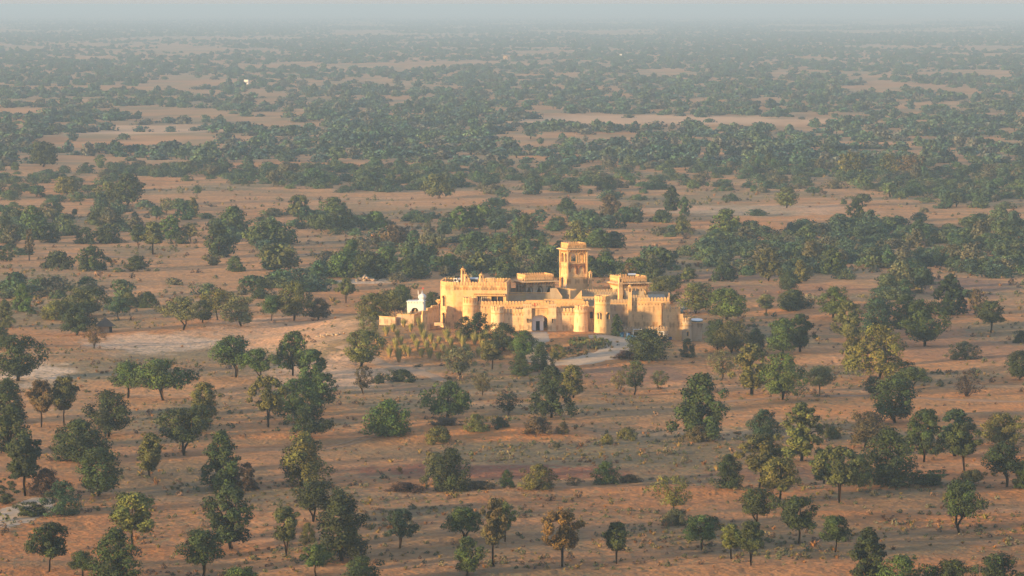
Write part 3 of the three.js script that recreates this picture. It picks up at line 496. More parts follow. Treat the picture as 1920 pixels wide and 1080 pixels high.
// stepped wall and low platform left of the palace
{
  const cut = [[792, 801.5, 589.5, 801], [801.5, 809.5, 583.5, 803.5], [809.5, 824, 578.5, 806]];
  let before = 800; for (const [a, b, py, d] of cut) { wall(fort, 'stepped_wall', P(a, before), P(b, d), 2, Y(py, d), { shape: WIDE, pitch: 0.72, thick: 0.5 }); before = d; }
  const D = 801.5; mesh('stone_bench', lift(box(X(814, D), X(829, D), Y(611, D), Y(605, D), -D - 1.2, -D)).translate(0, 0, -FORT_Z), M.pale, fort);
}

// ---------------------------------------------------------------- walls and buildings round the fort
function freeWall(name, label, a, b, y0, y1, o = {}) { const g = thing(name, label, 'wall', [a[0], 0, a[1]]); wall(g, 'wall_run', a, b, y0, y1, o); return g; }
freeWall('boundary_wall', 'low rosy rubble wall at the far left end of the fort, by a shaded doorway edge', P(711, 816), P(741, 813), 2.5, Y(595, 814), { merlons: false, coping: true, material: M.rubble, thick: 0.5 });
freeWall('boundary_wall', 'small battlemented wall block rising behind the low rubble wall left of the white shrine', P(729, 819), P(755, 819), 2.5, Y(587, 819), { shape: SMALL, pitch: 0.62, thick: 2 });
freeWall('boundary_wall', 'plain stone wall below the white shrine, facing the grass clumps', P(744, 814), P(776, 813), 2.5, Y(590.5, 813), { merlons: false, coping: true, material: M.rubble, thick: 0.5 });
freeWall('boundary_wall', 'grey shaded wall end turning away between rubble wall and stepped fort wall', P(776, 812.8), P(794, 823), 2.5, Y(590.5, 813), { merlons: false, coping: true, material: M.grey, thick: 0.4 });
freeWall('boundary_wall', 'short battlemented wall directly in front of the white shrine arch', P(768, 824), P(796, 824), 2.5, Y(587.5, 824), { shape: SMALL, pitch: 0.6, thick: 0.5 });
freeWall('garden_wall', 'low battlemented garden wall beside the drive, just right of the gate', P(1024, 792.5), P(1068, 790.5), 2, Y(634.5, 791), { shape: SMALL, pitch: 0.66, thick: 0.5 });
freeWall('garden_wall', 'curved end of the garden wall stepping down towards the reed bed', P(1063.5, 787), P(1071, 789.5), 2, Y(640.5, 788), { merlons: false, coping: true, thick: 0.6 });
{
  const D = 838, a = X(764.5, D), b = X(795.5, D), w = (b - a) / 2, base = 2.5, roof = Y(566, D), g = thing('shrine', 'small whitewashed shrine with a bulbous dome, left of the fort', 'shrine', [(a + b) / 2, 0, -D - w], -0.1);
  const dx = X(791.5, D) - (a + b) / 2, ar = archPath(w - 0.1, Y(592, D), 1.66, Y(577, D) - Y(592, D));
  mesh('wall', [holed(2 * w, base, roof, 0.4, [ar]).translate(-w, 0, w), box(-w, -w + 0.4, base, roof, -w, w - 0.4), box(w - 0.4, w, base, roof, -w, w - 0.4), box(-w + 0.4, w - 0.4, base, roof, -w, -w + 0.4)], M.white, g);
  mesh('interior', box(-w + 0.4, w - 0.4, base, roof - 0.4, -0.6, -0.4), M.wood, g);
  mesh('idol', [new THREE.SphereGeometry(0.2, 10, 8).scale(1, 1.3, 0.8).translate(-0.1, Y(581, D), 1.2), tube(0.28, 0.2, 0.5, -0.1, Y(581, D) - 0.7, 1.2)], M.pale, g);
  mesh('roof', box(-w - 0.14, w + 0.14, roof, roof + 0.16, -w - 0.14, w + 0.14), M.white, g);
  for (let k = 0; k < 6; k++) mesh('bracket', box(-w + 0.25 + k * (2 * w - 0.5) / 5 - 0.06, -w + 0.25 + k * (2 * w - 0.5) / 5 + 0.06, roof - 0.35, roof, w, w + 0.14), M.white, g);
  const s = [[0.80, 0], [0.80, 0.18], [0.70, 0.24], [0.76, 0.42], [0.94, 0.78], [0.98, 1.02], [0.90, 1.28], [0.64, 1.54], [0.32, 1.74], [0.16, 1.9], [0.2, 2.04], [0.1, 2.2], [0.05, 2.5], [0.01, 2.6]].map((p) => new THREE.Vector2(p[0] * 0.95, p[1] * 0.9));
  mesh('dome', new THREE.LatheGeometry(s, 24).translate(dx, roof + 0.16, 0.2), M.white, g);
  mesh('flagpole', [tube(0.05, 0.05, 2.4, 0, 0, 0).rotateZ(0.16).translate(X(787.6, D) - (a + b) / 2, roof + 0.16, w * 0.5), box(-0.42, -0.36, 1.5, 2.5, -0.02, 0.02).translate(X(787.6, D) - (a + b) / 2 + 0.0, roof + 0.1, w * 0.5)], M.white, g);
  mesh('pennant', new THREE.PlaneGeometry(0.35, 0.28).translate(dx + 0.18, roof + 2.95, 0.2), M.red, g);
}
{
  const D = 800.4, a = X(998, D), b = X(1019, D), w = (b - a) / 2, y0 = 3.7, ye = Y(600.5, D), g = thing('canopy_tent', 'white canvas tent with a curved roof and dark doorway, seen through the gate arch', 'tent', [(a + b) / 2, 0, -D]);
  const s = new THREE.Shape(); s.moveTo(-w - 0.15, 0); for (let k = 0; k <= 12; k++) { const t = Math.PI * k / 12; s.lineTo(-(w + 0.15) * Math.cos(t), 1.35 * Math.sin(t)); } s.closePath();
  mesh('roof', new THREE.ExtrudeGeometry(s, { depth: 2.2, bevelEnabled: false }).translate(0, ye, -2.1), M.canvas, g);
  mesh('side_curtain', [box(-w, -0.42, y0, ye, -0.1, 0), box(0.42, w, y0, ye, -0.1, 0), box(-w, -w + 0.08, y0, ye, -2.1, -0.1), box(w - 0.08, w, y0, ye, -2.1, -0.1)], M.canvas, g);
  mesh('valance', box(-w - 0.15, w + 0.15, ye - 0.16, ye + 0.002, -0.02, 0.12), M.plastic, g);
  mesh('doorway', [box(-0.42, 0.42, y0 + 0.3, ye, -1.2, -1.15), box(-0.42, -0.36, y0 + 0.3, ye, -0.14, -0.02), box(0.36, 0.42, y0 + 0.3, ye, -0.14, -0.02)], M.dark, g);
  mesh('step', box(-w, w, y0 - 0.3, y0 + 0.3, -0.4, 0.35), M.roof, g);
}
{
  const D = 805, g = thing('flag', 'small red flag on a short pole above the gate', 'flag', [X(1001.5, D), Y(572, D), -D + 6.5]);
  mesh('pole', tube(0.025, 0.025, 1.0, 0, 0, 0, 6), M.wood, g); mesh('cloth', new THREE.PlaneGeometry(0.24, 0.62, 2, 3).translate(0.12, 0.66, 0), M.red, g);
}
function waterHeater(px, py, D, label, turn) {
  const g = thing('solar_heater', label, 'water heater', [X(px, D), Y(py, D), -D], turn, undefined);
  mesh('tank', new THREE.CylinderGeometry(0.29, 0.29, 1.75, 14).rotateZ(Math.PI / 2).translate(0, 0, 0), M.steel, g);
  mesh('end_cap', new THREE.CylinderGeometry(0.3, 0.3, 0.12, 14).rotateZ(Math.PI / 2).translate(-0.93, 0, 0), M.black, g);
  mesh('collector', new THREE.BoxGeometry(1.6, 0.06, 1.2).rotateX(0.6).translate(0, -0.5, 0.6), M.glass, g);
  for (const x of [-0.7, 0.7]) mesh('leg', box(x - 0.03, x + 0.03, -1.5, -0.25, -0.05, 0.05), M.steel, g);
}
waterHeater(866, 523.5, 812.2, 'steel solar water tank on the palace roof, between the air conditioner and a chimney', 0.1);
waterHeater(889, 522.5, 812.4, 'steel solar water tank on the palace roof, between the two short chimneys', 0.05);
waterHeater(1184.5, 514.8, 822, 'steel solar water tank lying on the roof of the right pavilion', 0.1);
{
  const D = 813, g = thing('air_conditioner', 'white air conditioner unit with a round black fan on the palace roof', 'air conditioner', [X(855, D), Y(529, D), -D]);
  mesh('casing', new THREE.BoxGeometry(1.0, 0.85, 0.4).translate(0, 0.42, 0), M.plastic, g); mesh('fan', new THREE.CylinderGeometry(0.27, 0.27, 0.06, 16).rotateX(Math.PI / 2).translate(-0.15, 0.44, 0.2), M.black, g); mesh('foot', [box(-0.4, -0.3, -0.9, 0, -0.15, 0.15), box(0.3, 0.4, -0.9, 0, -0.15, 0.15)], M.black, g);
}
{ // low outbuilding before the right wing
  const D = 800.5, a = X(1171, D), b = X(1253, D), y1 = Y(617, D), g = thing('outbuilding', 'low battlemented annexe along the foot of the right wing wall', 'outbuilding', [a, 0, -D]), L = b - a, dx = (px) => X(px, D) - a;
  mesh('wall', [holed(L, 0.2, y1, 0.4, [rectPath(dx(1177), dx(1184), 0.9, Y(622, D)), rectPath(dx(1226), dx(1231), Y(630, D), Y(624, D)), rectPath(dx(1189), dx(1197), 0.9, Y(623, D))]), box(L - 0.4, L, 0.5, y1, -5.5, -0.4)], M.grey, g);
  mesh('roof', box(0.0, L - 0.4, y1 - 0.4, y1 - 0.15, -5.5, -0.4), M.roof, g); mesh('interior', box(0.2, L - 0.5, 0.5, y1 - 0.4, -2.4, -2.2), M.dark, g);
  merlons(g, 0, L, y1, -0.2, 0.62, SMALL, M.grey); mesh('coping', box(-0.04, L + 0.04, y1 - 0.3, y1 - 0.18, 0, 0.06), M.trim, g);
  const hut = thing('vent_hood', 'small dark vent opening with a stone frame high on the right wing', 'vent', [X(1221.5, 806.9), Y(612, 806.9), -806.9]); mesh('frame', [box(-0.22, 0.22, 0.16, 0.24, 0, 0.2), box(-0.22, -0.14, -0.2, 0.16, 0, 0.1), box(0.14, 0.22, -0.2, 0.16, 0, 0.1)], M.trim, hut); mesh('opening', box(-0.14, 0.14, -0.2, 0.16, 0, 0.03), M.dark, hut);
  const h2 = hut.clone(); h2.name = numbered('vent_hood'); h2.position.x = X(1237, 806.9); scene.add(h2); h2.userData.label = 'small dark vent opening beside the drain pipe low on the right wing';
}
{
  const D = 794, g = thing('pipe_frame', 'white metal pipe frame standing by the annexe, behind the big dark bush', 'frame', [X(1187.5, D), ground(1188, 641)[1], -D]), w = X(1206, D) - X(1187.5, D), h = 2.2;
  mesh('post', tube(0.06, 0.06, h, 0, 0, 0, 8), M.plastic, g); mesh('post', tube(0.06, 0.06, h, w, 0, 0, 8), M.plastic, g); mesh('crossbar', tube(0.06, 0.06, w, 0, 0, 0, 8).rotateZ(-Math.PI / 2).translate(0, h, 0), M.plastic, g); mesh('rail', tube(0.04, 0.04, w * 0.4, 0, 0, 0, 8).rotateZ(-Math.PI / 2).translate(0, 0.7, 0), M.plastic, g);
}
{
  const D = 796, g = thing('pipe_frame', 'pale doorway frame of pipes at the right end of the annexe', 'frame', [X(1228, D), ground(1228, 640)[1], -D]), w = X(1245, D) - X(1228, D), h = 1.9;
  mesh('post', tube(0.07, 0.07, h, 0, 0, 0, 8), M.plastic, g); mesh('post', tube(0.07, 0.07, h, w, 0, 0, 8), M.plastic, g); mesh('crossbar', tube(0.07, 0.07, w, 0, 0, 0, 8).rotateZ(-Math.PI / 2).translate(0, h, 0), M.plastic, g);
}
function drum(px, py, label, m, r = 0.36, h = 0.95) { const p = ground(px, py), g = thing('water_drum', label, 'drum', p, px); mesh('body', [new THREE.LatheGeometry([[0.01, 0], [r, 0], [r * 1.03, h * 0.3], [r, h * 0.33], [r * 1.03, h * 0.66], [r, h * 0.7], [r, h * 0.98], [r * 0.9, h], [0.01, h]].map((q) => new THREE.Vector2(...q)), 16)], m, g); mesh('lid', tube(r * 0.5, r * 0.5, 0.05, 0, h, 0, 12), M.black, g); }
drum(1166, 632, 'blue plastic drum by the bush at the foot of the middle bastion', M.tarp, 0.4, 1); drum(1178, 634, 'blue drum at the open left bay of the annexe, beside a dark door', M.blue, 0.42, 1.1); drum(1257, 637, 'bright blue drum on the ground at the right corner of the annexe', M.blue, 0.34, 0.6); drum(1251.5, 637.5, 'white drum beside the bright blue one at the corner of the annexe', M.plastic, 0.26, 0.6);
{ const p = ground(1183, 637), g = thing('tarpaulin', 'crumpled blue tarpaulin heaped before the annexe door', 'tarpaulin', p), q = new THREE.SphereGeometry(1, 14, 8, 0, 6.2832, 0, 1.5708), a = q.attributes.position; for (let i = 0; i < a.count; i++) { const k = 0.75 + 0.5 * noise(a.getX(i) * 3 + 4, a.getZ(i) * 3 + a.getY(i) * 2); a.setXYZ(i, a.getX(i) * 1.1 * k, a.getY(i) * 0.95 * k, a.getZ(i) * 0.8 * k); } q.computeVertexNormals(); mesh('sheet', q, M.tarp, g); }
{
  const D = 809, g = thing('flat_canopy', 'flat white canopy with a teal rim on the low right end of the fort', 'canopy', [X(1307, D), Y(603.5, D), -D - 1]);
  mesh('top', new THREE.CylinderGeometry(1.25, 1.35, 0.14, 28).scale(1, 1, 2.2).translate(0, 0.42, 0), M.plastic, g); mesh('rim', new THREE.CylinderGeometry(1.36, 1.36, 0.16, 28, 1, true).scale(1, 1, 2.2).translate(0, 0.27, 0), M.teal, g); mesh('base', new THREE.CylinderGeometry(1.2, 1.15, 0.4, 24).scale(1, 1, 2.2), M.sand, g);
}
{
  const p = ground(1280, 586), D = -p[2], g = thing('shade_tent', 'white sloping shade tent behind the right wing of the fort', 'tent', [X(1281, D), p[1], p[2]]), s = new THREE.ConeGeometry(1.5, 0.95, 8, 1, true).scale(1, 1, 1.2).translate(0, 1.35, 0); mesh('cloth', s, M.canvas, g); for (const [x, z] of [[-1, 1], [1, 1], [-1, -1], [1, -1]]) mesh('pole', tube(0.03, 0.03, 1, x, 0, z, 6), M.steel, g);
}
{ // a dark car parked behind the wing, only its roof shows
  const p = ground(1264, 588), g = thing('parked_car', 'dark blue car parked behind the right wing, only its roof showing', 'car', p, 0.15), shell = new THREE.Shape([[-2, 0.35], [2, 0.35], [2.05, 0.75], [1.25, 0.92], [0.7, 1.42], [-1.1, 1.45], [-1.75, 0.95], [-2.05, 0.85]].map((q) => new THREE.Vector2(...q)));
  mesh('body', new THREE.ExtrudeGeometry(shell, { depth: 1.5, bevelEnabled: true, bevelSize: 0.08, bevelThickness: 0.08, bevelSegments: 2 }).translate(0, 0, -0.75), M.navy, g); mesh('window', [box(-1.0, 0.6, 0.98, 1.34, 0.84, 0.86), box(-1.0, 0.6, 0.98, 1.34, -0.86, -0.84)], M.glass, g);
  for (const [x, z] of [[-1.25, 0.75], [1.25, 0.75], [-1.25, -0.75], [1.25, -0.75]]) mesh('wheel', new THREE.CylinderGeometry(0.34, 0.34, 0.22, 16).rotateX(Math.PI / 2).translate(x, 0.34, z), M.black, g);
}
{ // thatched hut
  const p = ground(197, 623), g = thing('thatched_hut', 'round mud hut with a dark conical thatched roof, half hidden by trees on the left', 'hut', p);
  mesh('wall', new THREE.CylinderGeometry(1.55, 1.65, 2.1, 20).translate(0, 0.6, 0), M.mud, g); const r = new THREE.ConeGeometry(2.35, 2.0, 22, 4); const a = r.attributes.position; for (let i = 0; i < a.count; i++) if (a.getY(i) < 0.9) { const k = 0.96 + 0.08 * hash(i, 3); a.setXYZ(i, a.getX(i) * k, a.getY(i), a.getZ(i) * k); } r.computeVertexNormals();
  mesh('roof', r.translate(0, 2.45, 0), M.thatch, g); mesh('doorway', box(1.0, 1.7, 0, 1.3, 0.75, 1.15), M.dark, g);
}
function hut(px, py, w, h, label, m, roofed, depthShare = 0.8) {
  const p = ground(px, py), k = -p[2] / LENS, W = w * k / 2, H = h * k, g = thing('far_house', label, 'house', [p[0], p[1], p[2] - W * depthShare], -0.2);
  mesh('wall', [holed(2 * W, -0.5, H, 0.3, [rectPath(W * 0.8, W * 1.2, 0, H * 0.62), rectPath(W * 1.5, W * 1.75, H * 0.35, H * 0.65)]).translate(-W, 0, W * depthShare), box(-W, -W + 0.3, -0.5, H, -W * depthShare, W * depthShare - 0.3), box(W - 0.3, W, -0.5, H, -W * depthShare, W * depthShare - 0.3), box(-W, W, -0.5, H, -W * depthShare - 0.3, -W * depthShare)], m, g);
  if (roofed) mesh('roof', new THREE.ConeGeometry(W * 1.45, H * 0.8, 18).translate(0, H * 1.38, 0), M.thatch, g); else mesh('roof', box(-W - 0.15, W + 0.15, H, H + 0.25, -W * depthShare - 0.35, W * depthShare + 0.15), m, g);
  mesh('interior', box(-W + 0.3, W - 0.3, 0, H - 0.1, -0.2, 0), M.dark, g);
}
hut(1228, 276, 20, 8, 'small pale flat-roofed house among hazy trees, upper middle right', M.pale, false);
hut(1137, 276, 9, 6, 'tiny mud house among hazy trees, just left of the pale flat-roofed one', M.mud, false);
hut(1048, 274, 10, 5, 'tiny brown hut with thatch at the edge of the hazy green scrub, upper centre', M.mud, true);
hut(1428, 275, 12, 6, 'small thatched hut beside a dark tree in the hazy upper right', M.sand, true);
hut(462, 158, 8, 8, 'far white house standing out of the haze, upper left', M.white, false);
hut(948, 112, 8, 7, 'tiny far earth-coloured house in the haze, top centre', M.mud, false);
hut(1164, 106, 4, 4, 'faint white house far off in the haze, top right of centre', M.white, false);
// heaps of stones and logs
function heap(name, label, category, px, py, wpx, n, size, m, tall = 0.5, seed = 5) {
  const p = ground(px, py), g = thing(name, label, category, p), k = -p[2] / LENS, rnd = randomFrom(seed), W = wpx * k / 2, geo = [0, 1, 2].map((q) => { const s = new THREE.IcosahedronGeometry(1, 0), a = s.attributes.position; for (let i = 0; i < a.count; i++) { const f = 0.75 + 0.5 * noise(a.getX(i) * 2 + q * 5, a.getY(i) * 2 + a.getZ(i) * 3); a.setXYZ(i, a.getX(i) * f, a.getY(i) * f * 0.7, a.getZ(i) * f); } s.computeVertexNormals(); return ready(s); });
  for (let i = 0; i < n; i++) { const u = (rnd() + rnd() - 1), o = new THREE.Mesh(geo[i % 3], m[i % m.length]); o.name = 'stone'; const s = size * (0.6 + rnd() * 0.8), z = (rnd() - 0.5) * 3; o.position.set(u * W, s * 0.3 + rnd() * tall * (1 - Math.abs(u)), z); o.position.y += groundHeight(p[0] + o.position.x, p[2] + z) - p[1]; o.scale.set(s * 1.3, s, s); o.rotation.set(rnd() * 3, rnd() * 3, rnd()); g.add(o); }
}
heap('rubble_heap', 'long heap of grey rubble at the field edge behind the fort, left', 'rubble', 684, 527, 44, 42, 0.42, [M.grey, M.rubble, M.roof], 1.1, 9);
heap('rubble_heap', 'scatter of pale stones and rosy bricks by the pale ground left of the grass slope', 'rubble', 622, 629, 62, 46, 0.2, [M.grey, M.rubble, M.roof], 0.25, 12);
// ---------------------------------------------------------------- trees: one set of grown shapes, every tree an object with trunk and crown
function limb(points, radii, sides = 5) {                   // a tapering tube along points
  const pos = [], nor = [], idx = [], up = new THREE.Vector3(0.31, 0.2, 0.93), t = new THREE.Vector3(), a = new THREE.Vector3(), b = new THREE.Vector3();
  for (let i = 0; i < points.length; i++) {
    t.subVectors(points[Math.min(i + 1, points.length - 1)], points[Math.max(i - 1, 0)]).normalize(); a.crossVectors(t, up).normalize(); b.crossVectors(t, a);
    for (let k = 0; k < sides; k++) { const u = k / sides * 6.2832, c = Math.cos(u), s = Math.sin(u), n = [a.x * c + b.x * s, a.y * c + b.y * s, a.z * c + b.z * s]; nor.push(...n); pos.push(points[i].x + n[0] * radii[i], points[i].y + n[1] * radii[i], points[i].z + n[2] * radii[i]); }
    if (i) for (let k = 0; k < sides; k++) { const p = (i - 1) * sides + k, q = (i - 1) * sides + (k + 1) % sides; idx.push(p, p + sides, q, q, p + sides, q + sides); }
  }
  const g = new THREE.BufferGeometry(); g.setAttribute('position', new THREE.Float32BufferAttribute(pos, 3)); g.setAttribute('normal', new THREE.Float32BufferAttribute(nor, 3)); g.setIndex(idx); return g.toNonIndexed();
}
const V = (x, y, z) => new THREE.Vector3(x, y, z);
// shapes are grown one metre high and one metre wide; size gives the real proportions so that leaves keep theirs
const FORMS = {
  R: { base: 0.16, wide: (t) => Math.sqrt(Math.max(0, 1 - (2 * t - 0.9) ** 2 / 1.21)), clumps: 52, blob: 0.125, fork: 0.30, trunk: 0.028, limbs: 6, fill: 1 },
  S: { base: 0.34, wide: (t) => Math.pow(Math.sin(Math.PI * (0.16 + 0.80 * t)), 0.55), clumps: 46, blob: 0.12, fork: 0.34, trunk: 0.03, limbs: 7, fill: 0.9 },
  T: { base: 0.35, wide: (t) => Math.pow(Math.sin(Math.PI * (0.14 + 0.80 * t)), 0.6), clumps: 36, blob: 0.14, fork: 0.44, trunk: 0.022, limbs: 5, fill: 0.95 },
  D: { base: 0.02, wide: (t) => Math.pow(Math.max(0, 1 - t ** 2.2), 0.6) * (0.78 + 0.3 * Math.sin(t * 2.6)), clumps: 62, blob: 0.12, fork: 0.2, trunk: 0.03, limbs: 6, fill: 1.15 },
  W: { base: 0.10, wide: (t) => Math.pow(Math.max(0, 1 - t ** 2.4), 0.55), clumps: 50, blob: 0.115, fork: 0.4, trunk: 0.03, limbs: 7, fill: 1.05, droop: 1.5 },
  O: { base: 0.24, wide: (t) => Math.pow(Math.sin(Math.PI * (0.1 + 0.82 * t)), 0.6), clumps: 44, blob: 0.11, fork: 0.26, trunk: 0.022, limbs: 9, fill: 0.42, twigs: 40 },
  B: { base: 0.0, wide: (t) => Math.sqrt(Math.max(0, 1 - t * t)), clumps: 42, blob: 0.12, fork: 0.1, trunk: 0.012, limbs: 6, fill: 0.85 },
  A: { base: 0.05, wide: (t) => 0.55 + 0.45 * t, clumps: 22, blob: 0.11, fork: 0.06, trunk: 0.012, limbs: 14, fill: 0.5, flat: 0.5 },
  N: { base: 0.12, wide: (t) => Math.sqrt(Math.max(0, 1 - (t - 0.35) ** 2 * 2.3)), clumps: 34, blob: 0.12, fork: 0.16, trunk: 0.018, limbs: 12, fill: 0.16, twigs: 90 },
};
function grow(form, seed, w, h, leaves, leaf) {              // real width and height in metres
  const F = FORMS[form], rnd = randomFrom(seed), R = w / 2, y0 = h * F.base, ch = h - y0, clumps = [];
  const lean = (rnd() - 0.5) * 0.12 * w, lob = [rnd() * 6.28, rnd() * 6.28, 0.16 + rnd() * 0.2, 0.12 + rnd() * 0.16], gap = rnd() * 6.28, gapT = 0.15 + 0.6 * rnd();
  const n = F.clumps;
  for (let k = 0; k < n; k++) {
    const t = clamp((k + rnd()) / n, 0.03, 0.97), a = k * 2.39996 + rnd() * 1.1, edge = F.wide(t) * (1 + lob[2] * Math.sin(2 * a + lob[0]) + lob[3] * Math.sin(3 * a + lob[1] + 4 * t)), rr = Math.sqrt(0.12 + 0.88 * rnd()), br = w * F.blob * (0.7 + 0.6 * rnd()) * (1 - 0.25 * t);
    if ('RST'.includes(form) && Math.abs(((a - gap) % 6.2832 + 9.4248) % 6.2832 - 3.1416) < 0.42 && Math.abs(t - gapT) < 0.25) continue;
    const reach = (rnd() < 0.12 ? 1.14 : 1) * Math.max(0, R * edge - br * 0.75) * rr;
    clumps.push({ c: V(Math.cos(a) * reach + lean * t, y0 + Math.max(br * 0.55, Math.min(ch - br * 0.62, ch * t)), Math.sin(a) * reach), r: br, tone: 0.55 + 0.9 * rnd(), warm: (rnd() - 0.5) * 0.24 });
  }
  // wood
  const wood = [], tr = Math.max(h, w) * F.trunk, fork = V(lean * 0.4 + (rnd() - 0.5) * 0.05 * w, h * F.fork, (rnd() - 0.5) * 0.05 * w), stems = form === 'D' || form === 'B' || form === 'N' || form === 'A' ? 0 : 1;
  const bow = V((rnd() - 0.5) * 0.07 * w, 0, (rnd() - 0.5) * 0.07 * w);
  const many = stems ? 1 + Math.floor(rnd() * 2.2) : 0, forks = [];
  for (let k = 0; k < many; k++) { const a = rnd() * 6.28, d = many > 1 ? 0.09 * w : 0, f = V(fork.x + Math.cos(a + k * 3) * d, fork.y * (0.9 + 0.25 * rnd()), fork.z + Math.sin(a + k * 3) * d), m = many > 1 ? 0.75 : 1; forks.push(f); wood.push(limb([V(0, -0.4, 0), V(0, 0.03 * h, 0), V(bow.x + (f.x - fork.x) * 0.3, f.y * 0.5, bow.z + (f.z - fork.z) * 0.3), f], [tr * 1.5 * m, tr * 1.15 * m, tr * 0.95 * m, tr * 0.8 * m], 7)); }
  const order = clumps.map((c, i) => i).sort((p, q) => hash(p, seed) - hash(q, seed));
  for (let k = 0; k < Math.min(F.limbs, clumps.length); k++) {
    const q = clumps[order[k % order.length]], from = stems ? forks[k % many].clone().multiplyScalar(0.86 + 0.14 * rnd()) : V((rnd() - 0.5) * 0.12 * w, -0.3, (rnd() - 0.5) * 0.12 * w), end = q.c.clone().lerp(V(q.c.x, q.c.y + q.r * 0.4, q.c.z), 0.6), mid = from.clone().lerp(end, 0.5).add(V((rnd() - 0.5) * 0.06 * w, 0.06 * h, (rnd() - 0.5) * 0.06 * w)), lr = tr * (stems ? 0.6 : 0.8);
    wood.push(limb([from, from.clone().lerp(mid, 0.5), mid, mid.clone().lerp(end, 0.5), end], [lr, lr * 0.85, lr * 0.65, lr * 0.45, lr * 0.2], 5));
  }
  for (let k = 0; k < (F.twigs ?? 0); k++) { const q = clumps[k % clumps.length], p = clumps[(k * 7 + 3) % clumps.length].c.clone().lerp(q.c, 0.55 + 0.4 * rnd()); const d = V(rnd() - 0.5, rnd() * 0.9 - 0.1, rnd() - 0.5).normalize().multiplyScalar(q.r * (0.9 + rnd())); wood.push(limb([p, q.c.clone(), q.c.clone().add(d)], [tr * 0.22, tr * 0.15, tr * 0.05], 3)); }
  // leaves: single small faces on the clumps, turned outward
  const pos = [], nor = [], col = [], total = Math.round(leaves * F.fill), mid = V(lean * 0.5, y0 + ch * 0.42, 0), v = V(0, 0, 0), nn = V(0, 0, 0), a = V(0, 0, 0), b = V(0, 0, 0), mass = clumps.reduce((s, q) => s + q.r * q.r, 0);
  for (const q of clumps) {
    const m = Math.round(total * q.r * q.r / mass);
    for (let k = 0; k < m; k++) {
      const z = 2 * rnd() - 1, u = rnd() * 6.2832, s = Math.sqrt(1 - z * z), rad = q.r * (0.5 + 0.62 * Math.pow(rnd(), 0.6)) * (rnd() < 0.16 ? 1.35 : 1), out = V(s * Math.cos(u), z, s * Math.sin(u));
      v.copy(out).multiplyScalar(rad); v.y *= (F.flat ?? 0.78) * (F.droop && v.y < 0 ? F.droop : 1); v.add(q.c); if (v.y < 0.02 * h) v.y = 0.02 * h + rnd() * 0.05 * h;
      nn.copy(v).sub(mid).normalize().multiplyScalar(0.4).addScaledVector(out, 0.8).add(V((rnd() - 0.5) * 1.5, (rnd() - 0.5) * 1.5 + 0.1, (rnd() - 0.5) * 1.5)).normalize();
      a.set(rnd() - 0.5, (rnd() - 0.5) * (F.droop ? 2.2 : 1), rnd() - 0.5).cross(nn).normalize(); b.crossVectors(nn, a);
      const L = leaf * (0.65 + 0.7 * rnd()), Wd = L * (0.55 + 0.35 * rnd());
      pos.push(v.x + a.x * L, v.y + a.y * L, v.z + a.z * L, v.x - a.x * L * 0.7 + b.x * Wd, v.y - a.y * L * 0.7 + b.y * Wd, v.z - a.z * L * 0.7 + b.z * Wd, v.x - a.x * L * 0.6 - b.x * Wd, v.y - a.y * L * 0.6 - b.y * Wd, v.z - a.z * L * 0.6 - b.z * Wd);
      for (let e = 0; e < 3; e++) nor.push(nn.x, nn.y, nn.z);
      const k1 = q.tone * (0.65 + 0.7 * rnd()), c = [k1 * (1 + q.warm), k1, k1 * (1 - q.warm * 0.6)]; for (let e = 0; e < 3; e++) col.push(...c);
    }
  }
  const crown = new THREE.BufferGeometry(); crown.setAttribute('position', new THREE.Float32BufferAttribute(pos, 3)); crown.setAttribute('normal', new THREE.Float32BufferAttribute(nor, 3)); crown.setAttribute('color', new THREE.Float32BufferAttribute(col, 3));
  // bring the crown to exactly the asked width and height
  crown.computeBoundingBox(); const bb = crown.boundingBox, spread = (axis) => { const q = []; for (let i = 0; i < pos.length; i += 9) q.push(pos[i + axis]); q.sort((m, n) => m - n); return q[Math.floor(q.length * 0.975)] - q[Math.floor(q.length * 0.025)]; }, sx = 0.80 * w / ((spread(0) + spread(2)) / 2), sy = h / bb.max.y; crown.scale(sx, sy, sx);
  const trunk = mergeGeometries(wood.map((g) => { g.deleteAttribute('uv'); return g; })); trunk.scale(sx, sy, sx);
  return { trunk, crown, w, h };
}
const leafMat = (r, g, b) => new THREE.MeshStandardMaterial({ color: new THREE.Color(r, g, b), vertexColors: true, roughness: 0.85, side: THREE.DoubleSide });
const TONES = {
  dk: leafMat(0.029, 0.048, 0.009), gr: leafMat(0.052, 0.091, 0.015), ol: leafMat(0.087, 0.096, 0.020), ye: leafMat(0.112, 0.120, 0.019), br: leafMat(0.087, 0.064, 0.024), rd: leafMat(0.045, 0.024, 0.013), pa: leafMat(0.116, 0.116, 0.043), bl: leafMat(0.027, 0.060, 0.027), go: leafMat(0.134, 0.081, 0.014),
};
const SHADES = Object.fromEntries(Object.entries(TONES).map(([k, m]) => [k, [[1, 1, 1], [1.22, 1.08, 0.95], [0.84, 0.92, 1.05], [1.12, 1.2, 1.1], [0.9, 0.82, 0.9]].map((f) => { const q = m.clone(); q.color.setRGB(m.color.r * f[0], m.color.g * f[1], m.color.b * f[2]); return q; })]));
const bark = new THREE.MeshStandardMaterial({ color: new THREE.Color(0.32, 0.19, 0.10), roughness: 1 }), paleBark = new THREE.MeshStandardMaterial({ color: new THREE.Color(0.50, 0.29, 0.15), roughness: 1 });
const library = new Map();
